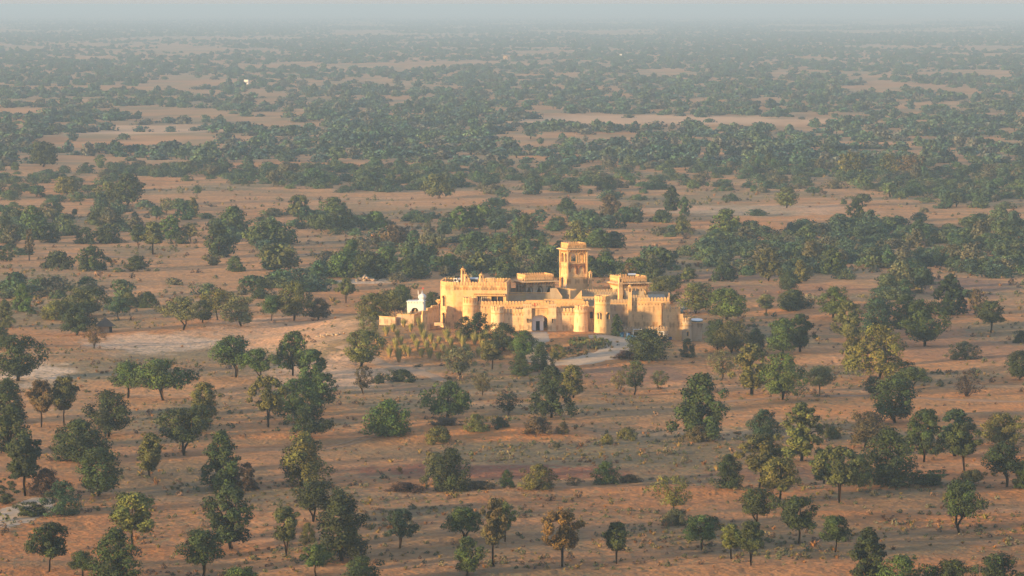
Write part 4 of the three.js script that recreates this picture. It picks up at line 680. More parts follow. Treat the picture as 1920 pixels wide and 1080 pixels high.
function shapeOf(form, w, h, level, pick) {                   // level 0 near, 1 middle distance; a handful of shapes of each form and proportion
  const ratio = clamp(Math.round(h / w * 4) / 4, 0.5, 2), key = form + level + ratio + '_' + pick;
  if (!library.has(key)) { const W = ratio > 1 ? 7 / ratio : 7, H = W * ratio; library.set(key, grow(form, [...key].reduce((s, c) => s * 31 + c.charCodeAt(0), 7) >>> 0, W, H, level ? 2000 : 6300, (level ? 0.27 : 0.15))); }
  return library.get(key);
}
let treeCount = 0;
function plantTree(x, y, z, w, h, form, tone, label, category, group, level, paleStem) {
  const k = treeCount++, s = shapeOf(form, w, h, level, Math.floor(hash(k, 11) * 3)), isBush = 'BAN'.includes(form), g = thing(isBush ? 'bush' : 'tree', label, category ?? (isBush ? 'bush' : 'tree'), [x, y - 0.05, z], hash(k, 5) * 6.2832, group);
  const t = new THREE.Mesh(s.trunk, paleStem ? paleBark : bark), c = new THREE.Mesh(s.crown, SHADES[tone][Math.floor(hash(k, 23) * 5)]); t.name = 'trunk'; c.name = form === 'N' ? 'twigs' : isBush ? 'foliage' : 'crown'; if (isBush) t.name = 'stems'; if (form === 'N') c.userData.kind = t.userData.kind = 'stuff';
  g.scale.set(w / s.w, h / s.h, w / s.w); g.add(t, c); return g;
}
function plantAt([px, base, top, wide, form, tone, label], level = 0, group) {
  const p = ground(px, base), k = -p[2] / LENS; return plantTree(p[0], p[1], p[2], wide * k, Math.max(0.6, (base - top) * k * 1.02), form, tone, label, undefined, group, level, 'TO'.includes(form) || form === 'S');
}
// photo x, foot, top, width, form, tone, what it looks like and where
const NEAREST = [
  // bottom left
  [93, 1072, 977, 80, 'T', 'dk', 'dark open tree with a slim trunk nearest the bottom left corner'],
  [155, 1082, 1030, 56, 'S', 'dk', 'low dark tree at the bottom edge beside the tree nearest the corner'],
  [215, 1092, 985, 104, 'D', 'dk', 'big dark dense tree cut by the bottom edge, left'],
  [250, 1030, 918, 90, 'T', 'ol', 'tall ragged tree with layered tufts behind the big dark bottom left tree'],
  [433, 1030, 906, 108, 'R', 'dk', 'big round dark tree with a straight trunk, left of centre near the bottom'],
  [381, 1084, 988, 106, 'S', 'dk', 'twin-stemmed dark tree at the bottom edge in front of the big round one'],
  [450, 1106, 1060, 82, 'R', 'gr', 'bright green crown peeping over the bottom edge, left of centre'],
  [537, 1043, 947, 68, 'T', 'ol', 'thin olive tree left of the big dark bottom trees'],
  [577, 1017, 978, 38, 'B', 'ol', 'small olive bush between the thin olive tree and the broad dark tree'],
  [592, 1080, 1018, 52, 'T', 'gr', 'small slim green tree near the bottom edge, left of centre'],
  [588, 978, 898, 90, 'S', 'dk', 'broad dark flat-topped tree above the broad bottom tree, left of centre'],
  [641, 1052, 920, 120, 'W', 'dk', 'large drooping dark tree left of centre near the bottom'],
  [680, 1098, 1038, 90, 'B', 'dk', 'dark bushy crown cut by the bottom edge below the drooping tree'],
  [115, 965, 898, 78, 'B', 'bl', 'grey-green rounded bush beside the pale dirt track, bottom left'],
  [85, 927, 876, 72, 'B', 'rd', 'dark reddish-brown bush in the left tree group'],
  [12, 945, 890, 60, 'A', 'dk', 'arching dark shrub at the left edge above the dirt track'],
  [55, 968, 942, 62, 'A', 'dk', 'low spiky shrub lying across the edge of the dirt track'],
  [48, 930, 818, 66, 'T', 'dk', 'dark tree with a bare trunk left of the reddish bush'],
  [185, 931, 836, 98, 'R', 'dk', 'dark tree with a pale spindly trunk at the foot of the left tree group'],
  [150, 864, 782, 108, 'D', 'dk', 'broad dark thicket tree in the middle of the left tree group'],
  [205, 818, 730, 98, 'R', 'dk', 'large dark round tree at the upper right of the left group'],
  [120, 798, 703, 60, 'T', 'ol', 'slender olive tree at the top of the left group, right one of two'],
  [78, 801, 710, 58, 'T', 'br', 'slender brownish tree at the top of the left group, left one of two'],
  [22, 850, 756, 84, 'D', 'dk', 'dark dense tree against the left edge, middle of three'],
  [14, 792, 706, 84, 'D', 'dk', 'dark dense tree against the left edge, above the other dark ones'],
  [34, 714, 624, 96, 'R', 'dk', 'big dark green tree at the left edge below the pale dusty ground'],
  [2, 655, 612, 44, 'R', 'gr', 'green crown cut by the left edge above the big dark tree'],
  [281, 894, 810, 60, 'R', 'ol', 'neat round small tree standing alone in the left foreground'],
  [345, 854, 762, 96, 'S', 'dk', 'broad flat dark tree on two forked trunks, left foreground'],
  [374, 812, 756, 56, 'R', 'dk', 'dark crown behind the broad forked tree, left'],
  [385, 792, 714, 64, 'R', 'ye', 'yellow-green round tree behind the forked dark trees, left'],
  [241, 746, 675, 74, 'S', 'gr', 'green tree beside the umbrella tree, left one of the pair'],
  [306, 751, 670, 106, 'S', 'gr', 'umbrella-shaped tree with a stout orange-lit trunk, left'],
  [415, 917, 806, 86, 'D', 'dk', 'tall dense dark green tree down to the ground, left of centre'],
  [464, 919, 866, 42, 'B', 'rd', 'dark maroon bush at the foot of the tall dense tree'],
  [443, 707, 626, 90, 'S', 'gr', 'wide spreading green tree on pinkish sand, left of the fort'],
  [486, 714, 650, 62, 'S', 'gr', 'smaller spreading tree overlapping the wide one, left of the fort'],
  [549, 704, 619, 64, 'R', 'gr', 'green tree with a clear trunk topping the tree chain left of the fort'],
  [586, 742, 654, 58, 'R', 'gr', 'second green tree down the chain left of the grass slope'],
  [602, 768, 698, 62, 'R', 'gr', 'third tree of the chain, right side with a thin trunk'],
  [503, 801, 703, 62, 'T', 'ol', 'olive tree with an orange-lit trunk left in the chain of trees'],
  [555, 788, 708, 92, 'R', 'gr', 'wide bright green crown in the middle of the tree chain'],
  [578, 820, 756, 78, 'R', 'dk', 'dark olive crown low in the tree chain'],
  [565, 911, 806, 106, 'W', 'ol', 'drooping olive tree with brown left side and a pale trunk, lowest of the chain'],
  // bottom middle
  [727, 817, 746, 86, 'D', 'gr', 'very round dense green tree in open sand below the fort'],
  [838, 784, 711, 98, 'R', 'gr', 'bright green wide tree on a dark slanting trunk, below the grass slope'],
  [953, 778, 737, 50, 'O', 'dk', 'small ragged dark tree between the two larger trees below the fort'],
  [1034, 783, 684, 80, 'W', 'dk', 'dark full tree with a short orange trunk below the fort gate'],
  [1075, 746, 682, 56, 'R', 'ol', 'olive crown just behind the dark full tree below the gate'],
  [823, 828, 796, 70, 'B', 'ye', 'yellowish dome-shaped bush on the orange dune'],
  [835, 796, 782, 60, 'B', 'br', 'low brown scrub behind the yellowish dome bush'],
  [893, 809, 774, 48, 'B', 'ol', 'upright olive bush on the dune crest'],
  [937, 801, 780, 36, 'B', 'dk', 'dark low bush under the ragged small tree'],
  [1007, 811, 780, 64, 'B', 'br', 'wide grey-brown bush on the dune crest'],
  [1055, 813, 790, 28, 'B', 'br', 'small brown bush right of the wide grey-brown one'],
  [1176, 823, 799, 46, 'B', 'ol', 'olive bush alone right of the dune'],
  [1139, 832, 812, 30, 'B', 'ye', 'small yellowish bush left of the lone olive bush'],
  [1045, 842, 829, 20, 'O', 'dk', 'tiny dark shrub on the orange dune face'],
  [846, 921, 836, 78, 'D', 'dk', 'dark heavy tree at the sand bank, centre left'],
  [818, 908, 846, 50, 'W', 'pa', 'pale drooping tree leaning on the left of the heavy dark one'],
  [760, 921, 903, 70, 'B', 'rd', 'low dark brown scrub on the bank left of the heavy tree'],
  [900, 916, 900, 60, 'B', 'br', 'low brown scrub on the bank right of the heavy tree'],
  [952, 913, 879, 36, 'B', 'gr', 'small green bush on the sand bank'],
  [1007, 917, 867, 66, 'B', 'ol', 'tall olive many-stemmed bush on the sand bank, centre'],
  [1138, 907, 862, 54, 'B', 'gr', 'dark green bush on the sand bank, right of centre'],
  [1180, 904, 888, 42, 'B', 'br', 'brown scrub trailing right of the dark green bank bush'],
  [1076, 910, 893, 32, 'N', 'br', 'thin twiggy bush on the sand bank between the two green bushes'],
  [1263, 962, 888, 80, 'O', 'ye', 'nearly leafless yellowish tree with thin forked stems, centre right'],
  [1268, 985, 950, 60, 'B', 'pa', 'pale grey bush under the nearly leafless tree'],
  [750, 1028, 952, 58, 'S', 'bl', 'thin bluish-green tree with a leaning stem, bottom centre left'],
  [870, 1012, 946, 90, 'S', 'gr', 'green spreading tree behind the gnarled trunk, bottom centre'],
  [925, 1062, 932, 52, 'T', 'br', 'tall tree with a twisted bare trunk, bottom centre'],
  [947, 1016, 938, 46, 'T', 'ol', 'leaning drooping tree just right of the twisted trunk'],
  [876, 1080, 1004, 64, 'R', 'gr', 'small bright green tree at the bottom edge, centre'],
  [1054, 1063, 955, 74, 'T', 'go', 'golden-brown tree with thick tapered stem, bottom centre'],
  [1156, 1057, 976, 54, 'T', 'dk', 'slim tree with a compact dark crown, bottom centre right'],
  // bottom right
  [1317, 1031, 962, 80, 'S', 'gr', 'small bright green umbrella tree, bottom right of centre'],
  [1371, 1048, 980, 40, 'T', 'ol', 'thin olive tree left of the slim dark one, bottom right'],
  [1408, 1060, 974, 58, 'T', 'dk', 'slim dark tree beside the thin olive one, bottom right'],
  [1418, 987, 911, 76, 'S', 'dk', 'neat dark tree with an orange trunk in the right foreground row'],
  [1498, 1020, 927, 78, 'T', 'dk', 'loose dark tree with a long straight trunk, right foreground'],
  [1567, 1035, 964, 54, 'T', 'dk', 'small egg-shaped dark tree with a thin trunk, right foreground'],
  [1628, 1094, 985, 76, 'D', 'dk', 'dark upright tree cut by the bottom edge, right'],
  [1697, 1112, 1036, 104, 'R', 'gr', 'round green crown at the bottom edge, right, first of three'],
  [1785, 1110, 1046, 76, 'R', 'dk', 'smaller dark crown at the bottom edge, right, middle of three'],
  [1870, 1112, 1034, 94, 'R', 'dk', 'green crown at the bottom right corner, last of three'],
  [1798, 999, 896, 96, 'S', 'dk', 'dark tree with a stout orange trunk standing alone, far right foreground'],
  [1461, 946, 855, 74, 'T', 'ol', 'olive tree with an orange-lit trunk on the bank, right'],
  [1424, 918, 812, 76, 'T', 'ol', 'taller olive tree with tiers behind the orange-trunked one, right'],
  [1368, 914, 850, 68, 'D', 'dk', 'dark rounded tree at the left end of the right-hand thicket'],
  [1503, 864, 751, 80, 'W', 'ol', 'tall drooping olive tree standing clear above the right thicket'],
  [1432, 832, 766, 64, 'R', 'bl', 'bluish dark tree left of the tall drooping one, right'],
  [1574, 943, 834, 80, 'T', 'ol', 'olive tree with a thin bare stem before the right thicket'],
  [1545, 908, 843, 54, 'R', 'gr', 'green crown at the left side of the right thicket'],
  [1610, 918, 850, 70, 'R', 'dk', 'dark crown hidden in the right thicket behind the thin stem'],
  [1668, 910, 798, 114, 'D', 'dk', 'massive dark many-stemmed tree in the right thicket'],
  [1622, 838, 769, 80, 'R', 'br', 'brownish round tree behind the right thicket'],
  [1560, 821, 797, 40, 'B', 'ol', 'small grey-olive bush left of the brownish round tree'],
  [1678, 793, 703, 98, 'R', 'dk', 'big dark blue-green tree above the right thicket'],
  [1640, 742, 704, 44, 'R', 'dk', 'small dark crown at the upper left of the big blue-green tree'],
  [1733, 866, 764, 76, 'R', 'dk', 'dark tree with bare trunk right of the massive thicket tree'],
  [1790, 855, 766, 64, 'R', 'bl', 'bluish tree behind the pair at the right edge'],
  [1808, 883, 790, 62, 'T', 'dk', 'dark tree with an orange trunk before the bluish one, far right'],
  [1880, 836, 771, 92, 'R', 'ol', 'wide olive crown at the right edge, upper one'],
  [1888, 913, 824, 84, 'S', 'dk', 'spreading dark tree at the right edge, lower one'],
  [1918, 916, 862, 44, 'D', 'dk', 'dark bush-like tree cut by the right edge'],
  [1740, 910, 881, 80, 'A', 'gr', 'low arching green shrub on the bank at the right'],
  [1823, 910, 880, 66, 'S', 'ol', 'low flat-topped olive shrub tree on the bank, far right'],
  [1312, 824, 696, 116, 'W', 'dk', 'big dark weeping tree standing alone right of centre'],
  [1311, 828, 795, 56, 'B', 'br', 'brown scrub round the foot of the big weeping tree'],
  [1537, 741, 683, 54, 'T', 'pa', 'pale thin tree with a fine trunk, middle right'],
  [1468, 750, 660, 88, 'R', 'gr', 'bright green tree with a forked pale trunk, right of the fort'],
  [1410, 740, 643, 66, 'R', 'ol', 'olive tree just left of the bright green forked one'],
  [1354, 713, 654, 54, 'O', 'pa', 'pale sparse tree left of the olive one, right of the fort'],
  [1712, 726, 685, 64, 'S', 'gr', 'flat-topped green tree below the big yellow-green one'],
  [1813, 743, 693, 68, 'N', 'rd', 'bare brown twiggy bush alone in the right field'],
  [1805, 674, 638, 58, 'B', 'pa', 'faint pale bush in the ploughed field, right'],
  [1912, 712, 655, 62, 'R', 'dk', 'dark tree at the right edge beside the orange ridge'],
  [1913, 643, 618, 34, 'B', 'dk', 'dark small bush at the right edge of the ploughed field'],
  [1858, 624, 562, 56, 'T', 'dk', 'dark tree with a thin trunk in the ploughed field, far right'],
  [1650, 708, 605, 104, 'W', 'ye', 'large yellow-green tree in the grove right of the fort'],
  [1598, 690, 611, 50, 'W', 'ol', 'olive tree at the left side of the large yellow-green one'],
  [1734, 649, 558, 84, 'R', 'dk', 'dark tree with a clear dark trunk at the right of the grove'],
  [1700, 628, 552, 66, 'R', 'dk', 'dark crown in the grove left of the clear-trunked tree'],
  [1646, 632, 556, 72, 'R', 'bl', 'bluish dark crown in the middle of the grove'],
  [1592, 640, 562, 62, 'R', 'ol', 'olive crown at the left end of the grove'],
  [1562, 596, 535, 60, 'R', 'gr', 'green round crown above the left end of the grove'],
];
const BY_FORT = [
  [678, 687, 616, 80, 'R', 'ol', 'olive-green tree left of the grass clumps, alone on pink sand'],
  [681, 739, 685, 42, 'O', 'br', 'thin brown tree below the olive one left of the grass slope'],
  [752, 715, 690, 62, 'B', 'dk', 'wide dark bush at the foot of the grass slope'],
  [711, 718, 701, 32, 'B', 'dk', 'small dark bush left of the wide one below the grass slope'],
  [862, 709, 648, 74, 'O', 'pa', 'grey half-bare tree with dark branches below the grass slope'],
  [905, 741, 697, 48, 'O', 'pa', 'faint pale tree below and right of the grey half-bare one'],
  [872, 634, 592, 44, 'B', 'dk', 'dark dense tree against the palace wall, left half of the pair'],
  [898, 634, 583, 46, 'B', 'dk', 'dark dense tree against the palace wall, right half of the pair'],
  [945, 657, 603, 60, 'R', 'dk', 'dark green tree before the left gate bastion'],
  [982, 672, 618, 54, 'R', 'gr', 'grey-green tree left of the gate drive'],
  [923, 692, 636, 46, 'T', 'ol', 'olive tree with two thin stems below the gate tree'],
  [976, 704, 660, 46, 'D', 'dk', 'dark rounded bush-tree on the slope below the gate'],
  [1016, 696, 639, 54, 'D', 'dk', 'dark tree directly below the gate drive'],
  [1046, 676, 644, 36, 'R', 'ol', 'olive crown below the low battlemented garden wall'],
  [1156, 630, 588, 24, 'D', 'dk', 'dark cone-shaped bush at the foot of the wall right of the middle bastion'],
  [1214, 674, 614, 80, 'D', 'dk', 'large dark bush-tree hiding the front of the annexe'],
  [1172, 672, 656, 44, 'B', 'rd', 'maroon low bush left of the large dark one by the annexe'],
  [1289, 669, 634, 36, 'B', 'dk', 'small dark bush at the right foot of the fort'],
  [1190, 740, 674, 58, 'O', 'ol', 'sparse pale tree with an orange trunk below the driveway'],
  [1163, 732, 692, 42, 'O', 'pa', 'faint pale shrub tree left of the sparse one below the driveway'],
  [1236, 730, 693, 42, 'O', 'ol', 'faint olive shrub tree right of the sparse one below the driveway'],
  [725, 604, 588, 26, 'B', 'dk', 'small dark bush before the left rubble wall'],
  [700, 608, 548, 64, 'R', 'ol', 'olive tree left of the white shrine'],
  [690, 640, 590, 54, 'O', 'pa', 'hazy thin tree below the olive one left of the shrine'],
  [738, 583, 540, 74, 'R', 'ol', 'large olive crown behind the left boundary wall'],
  [752, 577, 532, 62, 'R', 'gr', 'green crown behind the shrine, upper left'],
  [753, 585, 558, 26, 'R', 'rd', 'reddish-brown crown beside the white shrine'],
  [812, 586, 546, 38, 'R', 'dk', 'dark green tree between the shrine and the palace block'],
  [1305, 588, 528, 66, 'R', 'ol', 'pale olive round tree just behind the right end of the fort'],
  [1246, 572, 516, 58, 'R', 'ol', 'olive tree rising behind the right wing'],
  [1362, 600, 537, 80, 'R', 'gr', 'green two-domed tree right of the fort'],
  [1437, 590, 550, 36, 'T', 'pa', 'small pale tree in the bare field right of the fort'],
  [1486, 580, 540, 72, 'D', 'dk', 'wide dark tree in the reddish field, lower part of a stacked pair'],
  [1478, 548, 504, 44, 'R', 'dk', 'dark tree rising above the wide one in the reddish field'],
  [1345, 656, 598, 58, 'R', 'dk', 'dark tree right of the fort corner'],
  [1372, 662, 600, 64, 'R', 'ol', 'rounded olive tree right of the fort corner, in front'],
  [1417, 650, 614, 48, 'B', 'dk', 'dark bush right of the rounded olive tree'],
  [1468, 666, 594, 62, 'R', 'gr', 'bright olive-green round tree right of the fort'],
  [1500, 660, 588, 46, 'R', 'dk', 'dark crown behind the bright round tree, right of the fort'],
  // left plain
  [42, 584, 531, 42, 'D', 'gr', 'dense bright green tree shaped like a cup, far left plain'],
  [9, 614, 560, 38, 'D', 'ol', 'olive column-like tree at the left edge of the plain'],
  [61, 589, 575, 22, 'B', 'dk', 'small dark bush right of the cup-shaped tree'],
  [145, 628, 572, 76, 'R', 'dk', 'broad dark tree beside the thatched hut'],
  [177, 652, 609, 46, 'O', 'br', 'small brown-green tree with an orange stem before the thatched hut'],
  [110, 598, 560, 70, 'B', 'ye', 'yellowish low thicket behind the tree by the hut'],
  [165, 592, 534, 84, 'R', 'ol', 'large olive tree behind the hut trees'],
  [222, 600, 555, 48, 'T', 'bl', 'pale bluish tree right of the hut'],
  [275, 577, 544, 54, 'B', 'dk', 'dark rounded tree at the right end of the hut row'],
  [245, 578, 546, 46, 'R', 'ol', 'olive crown left of the dark rounded tree in the hut row'],
  [345, 619, 553, 72, 'S', 'pa', 'pale olive tree with a light trunk left of the fort plain'],
  [380, 605, 560, 46, 'R', 'dk', 'dark tree close behind the pale olive one'],
  [408, 600, 540, 64, 'T', 'ol', 'grey olive tree behind the dark one on the left plain'],
  [452, 612, 552, 66, 'R', 'pa', 'pale round tree with a crooked trunk on the left plain'],
  [509, 602, 550, 48, 'T', 'gr', 'green tree with a short trunk on the left plain'],
  [552, 601, 525, 72, 'R', 'ol', 'tall olive tree with a straight trunk on the left plain'],
  [597, 600, 557, 54, 'R', 'br', 'brown-green spreading tree on the left plain, nearest the fort'],
  [489, 560, 518, 42, 'D', 'dk', 'dark tree at the hedge line above the left plain'],
  [649, 568, 520, 34, 'T', 'ol', 'slim grey-green tree beside the rubble heap'],
];
for (const t of NEAREST) plantAt(t, 0);
for (const t of BY_FORT) plantAt(t, 0);
// beyond the fort
const BEYOND = [
  [172, 507, 459, 66, 'B', 'dk', 'large dark dome tree on the left sand field, right of a matching pair'], [110, 504, 468, 64, 'B', 'dk', 'dark dome tree on the left sand field, left of a matching pair'], [257, 509, 478, 42, 'R', 'dk', 'small round dark tree with an orange foot alone on the left sand field'],
  [55, 488, 428, 22, 'O', 'br', 'thin brown tree alone near the left edge of the sand field'], [10, 490, 462, 44, 'A', 'dk', 'dark arching bush at the left edge of the sand field'], [287, 477, 414, 46, 'T', 'ol', 'olive tree with a thin pale trunk above the sand field'], [260, 466, 422, 30, 'T', 'dk', 'thin dark tree left of the olive thin-trunked one'],
  [410, 482, 414, 66, 'D', 'dk', 'massive olive-dark tree pair at the right of the sand field'], [442, 509, 478, 42, 'B', 'gr', 'bright green round bush right below the massive tree pair'], [400, 497, 478, 44, 'A', 'pa', 'thin pale shrub under the massive tree pair'], [525, 506, 454, 78, 'R', 'ol', 'broad tree with a split trunk left behind the fort'],
  [508, 460, 412, 86, 'D', 'gr', 'big bright green domed tree, left behind the fort'], [440, 436, 384, 62, 'D', 'gr', 'tall light green tree above the massive tree pair'], [195, 420, 384, 88, 'B', 'dk', 'wide dark thicket tree, upper left of the sand field'], [60, 438, 384, 58, 'B', 'gr', 'green pointed tree in the upper left thicket'], [12, 456, 404, 50, 'D', 'dk', 'dark tree at the left edge of the upper thicket'],
  [75, 448, 412, 72, 'B', 'dk', 'dark low tree in the upper left thicket, below the pointed one'], [200, 456, 418, 54, 'D', 'dk', 'dark block-shaped tree above the pair of dome trees'], [160, 457, 424, 46, 'B', 'dk', 'dark tree left of the block-shaped one'], [130, 442, 420, 36, 'B', 'dk', 'small dark tree left above the pair of dome trees'], [95, 455, 434, 34, 'B', 'dk', 'small dark round bush below the upper left thicket'],
  [320, 455, 402, 46, 'R', 'gr', 'green tree right of the olive thin-trunked one'], [338, 457, 432, 34, 'B', 'dk', 'dark small tree right beside the green one above the sand field'], [358, 455, 417, 42, 'S', 'pa', 'pale flat-topped tree left of the massive pair'], [82, 313, 264, 66, 'R', 'dk', 'big dark tree with an orange foot in the hazy upper left'], [240, 386, 324, 62, 'R', 'dk', 'tall dark tree with a long trunk, upper left'],
  [205, 385, 340, 50, 'R', 'ol', 'olive tree left of the tall long-trunked one'], [125, 366, 330, 56, 'R', 'ol', 'brown-olive tree in the hazy upper left'], [105, 408, 378, 30, 'T', 'bl', 'pale bluish tree between the thickets, upper left'], [312, 402, 370, 36, 'O', 'pa', 'pale see-through tree, upper left of centre'], [363, 408, 370, 22, 'D', 'ol', 'narrow upright olive tree, upper left of centre'],
  [560, 417, 364, 34, 'T', 'ol', 'tree with a pale trunk rising over the scrub left behind the fort'], [603, 434, 400, 46, 'R', 'gr', 'round green tree left behind the palace'], [625, 404, 368, 48, 'R', 'gr', 'bright crown above the round green tree'], [640, 432, 384, 60, 'B', 'dk', 'dark blue-green tree right of the round green one'], [705, 430, 395, 56, 'W', 'gr', 'light green tree left of the brown grove behind the palace'],
  [735, 458, 420, 72, 'B', 'br', 'brownish wide tree left behind the palace'], [658, 496, 447, 54, 'D', 'gr', 'pointed green tree in the dense grove left behind the palace'], [640, 520, 470, 60, 'D', 'gr', 'green tree at the left side of the dense grove behind the shrine'], [690, 522, 468, 70, 'D', 'dk', 'dark crown low in the dense grove behind the shrine'],
  [728, 516, 460, 64, 'D', 'gr', 'green crown in the middle of the dense grove behind the shrine'], [790, 490, 455, 66, 'R', 'gr', 'broad light crown at the upper right of the dense grove'], [770, 522, 478, 64, 'D', 'dk', 'dark crown at the right of the dense grove behind the palace roof'], [822, 372, 324, 62, 'R', 'ol', 'tree with a glowing forked trunk, upper centre'],
  [862, 432, 384, 46, 'W', 'gr', 'drooping light tree with an orange trunk behind the palace'], [900, 430, 382, 62, 'R', 'gr', 'green tree right of the drooping light one'], [815, 466, 435, 52, 'S', 'pa', 'flat-topped thorn tree on the stony slope behind the palace'], [890, 472, 432, 64, 'D', 'gr', 'dark green mounded tree behind the palace roof chimneys'], [940, 478, 436, 56, 'D', 'gr', 'green mounded tree right behind the palace roof'],
  [968, 486, 440, 42, 'D', 'ol', 'olive upright tree left of the tower, standing behind'], [984, 477, 442, 34, 'D', 'gr', 'small green block-like tree left of the tower'], [1015, 477, 440, 34, 'D', 'gr', 'small round green tree close left of the tower'], [985, 448, 400, 40, 'T', 'dk', 'dark tree on a thin trunk left above the tower'], [1046, 430, 404, 46, 'B', 'ol', 'olive rounded tree above and left of the tower'],
  [1085, 458, 410, 50, 'D', 'ye', 'light yellow-green tree just behind the tower top'], [1122, 464, 426, 60, 'D', 'gr', 'green tree right behind the tower top'], [1152, 464, 432, 52, 'D', 'dk', 'dark tree on the right shoulder of the tree behind the tower'], [1145, 412, 364, 46, 'W', 'br', 'drooping brown tree above the tower'], [1060, 396, 370, 50, 'B', 'dk', 'dark bush in the gap upper left of the tower'],
  [1258, 395, 348, 28, 'D', 'dk', 'narrow dark tree upper right of the tower'], [1284, 402, 368, 24, 'D', 'gr', 'narrow green tree right of the narrow dark one'], [1185, 416, 390, 60, 'B', 'dk', 'dark thicket below the drooping brown tree'], [1240, 416, 392, 56, 'B', 'dk', 'dark thicket right end, above the bare strip'], [1280, 440, 402, 36, 'W', 'ol', 'olive tree at the right end of the bare strip'],
  [1360, 444, 390, 58, 'D', 'gr', 'light green dome tree at the left end of the green bank'], [1475, 390, 350, 46, 'R', 'ol', 'olive tree with a visible trunk in the pale field, upper right'], [1605, 417, 372, 36, 'D', 'dk', 'dark upright tree in the pale gap of the green bank'], [1441, 527, 464, 64, 'R', 'ol', 'tree with a bright orange trunk at the field edge right of the fort'], [1358, 525, 490, 58, 'B', 'dk', 'dark spreading bush tree in the ploughed field right of the fort'],
  [1289, 523, 500, 40, 'B', 'ol', 'small olive bush in the ploughed field behind the right wing'], [1502, 527, 486, 40, 'D', 'ol', 'olive-brown tree right of the orange-trunked tree'], [1522, 496, 450, 44, 'T', 'pa', 'pale tree with a thin light trunk below the green bank'], [1562, 514, 464, 44, 'D', 'gr', 'upright green tree right of the pale thin-trunked one'], [1598, 335, 284, 62, 'O', 'ol', 'tree with a bright bare forked trunk in the hazy upper right'],
  [1667, 336, 288, 52, 'O', 'ol', 'second tree with a bright bent trunk, hazy upper right'], [1705, 330, 288, 56, 'O', 'br', 'tree with thin bright leaning stems, hazy upper right'], [1690, 545, 485, 46, 'T', 'pa', 'leaning pale-trunked tree in the dark grove at the right'], [1782, 590, 512, 66, 'D', 'dk', 'big dark tree left of the ploughed field, right'], [1830, 592, 540, 52, 'O', 'br', 'brown thin tree in the ploughed field, right'],
  [1240, 500, 462, 76, 'B', 'dk', 'dark green mound tree behind the right pavilion'], [1190, 520, 480, 60, 'D', 'gr', 'green tree left behind the right pavilion'], [1180, 525, 492, 28, 'O', 'br', 'small brown bare tree left of the right pavilion roof'], [1225, 530, 484, 50, 'D', 'dk', 'dark tree close behind the right pavilion water tank'], [1258, 545, 515, 44, 'R', 'ol', 'grey-olive crown right of the right pavilion roof'],
  [1110, 520, 478, 50, 'D', 'dk', 'dark tree right of the tower, behind the slim chimney'], [1135, 512, 470, 58, 'D', 'gr', 'green tree between the tower and the right pavilion'], [1020, 520, 478, 56, 'D', 'dk', 'dark green tree left of the tower at pavilion height'], [950, 518, 476, 62, 'B', 'gr', 'green mound tree over the left end of the left pavilion'], [900, 512, 470, 70, 'B', 'ol', 'brown-olive mound tree over the palace parapet'], [845, 510, 474, 62, 'B', 'gr', 'green mound tree above the palace left corner'],
];
for (const t of BEYOND) plantAt(t, 1);
// ---------------------------------------------------------------- grass clumps, reeds and scrub
function grassClump(seed, blades, w, h, low, top, bend = 1) {
  const rnd = randomFrom(seed), pos = [], nor = [], col = [];
  for (let k = 0; k < blades; k++) {
    const a = rnd() * 6.2832, r0 = w * 0.13 * Math.sqrt(rnd()), out = w * (0.08 + 0.34 * rnd()) * bend, hh = h * (0.55 + 0.45 * rnd()), bw = (0.02 + 0.03 * rnd()) * (h > 1.5 ? 1 : 1.5), c = Math.cos(a), s = Math.sin(a), px = -s * bw, pz = c * bw, tone = 0.8 + 0.4 * rnd();
    const p0 = [c * r0, 0, s * r0], p1 = [c * (r0 + out * 0.35), hh * 0.6, s * (r0 + out * 0.35)], p2 = [c * (r0 + out), hh, s * (r0 + out)];
    const q = (p, f) => [[p[0] - px * f, p[1], p[2] - pz * f], [p[0] + px * f, p[1], p[2] + pz * f]], [a0, b0] = q(p0, 1), [a1, b1] = q(p1, 1), mixc = (t) => low.map((v, i) => (v + (top[i] - v) * t) * tone);
    for (const [v, t] of [[a0, 0], [b1, 0.7], [b0, 0], [a0, 0], [a1, 0.7], [b1, 0.7], [a1, 0.7], [p2, 1], [b1, 0.7]]) { pos.push(...v); nor.push(c * 0.8, 0.35, s * 0.8); col.push(...mixc(t)); }
  }
  const g = new THREE.BufferGeometry(); g.setAttribute('position', new THREE.Float32BufferAttribute(pos, 3)); g.setAttribute('normal', new THREE.Float32BufferAttribute(nor, 3)); g.setAttribute('color', new THREE.Float32BufferAttribute(col, 3)); return g;
}
const grassMat = new THREE.MeshStandardMaterial({ vertexColors: true, roughness: 0.9, side: THREE.DoubleSide });
const LOWC = [0.36, 0.19, 0.06], TOPC = [0.22, 0.245, 0.05];
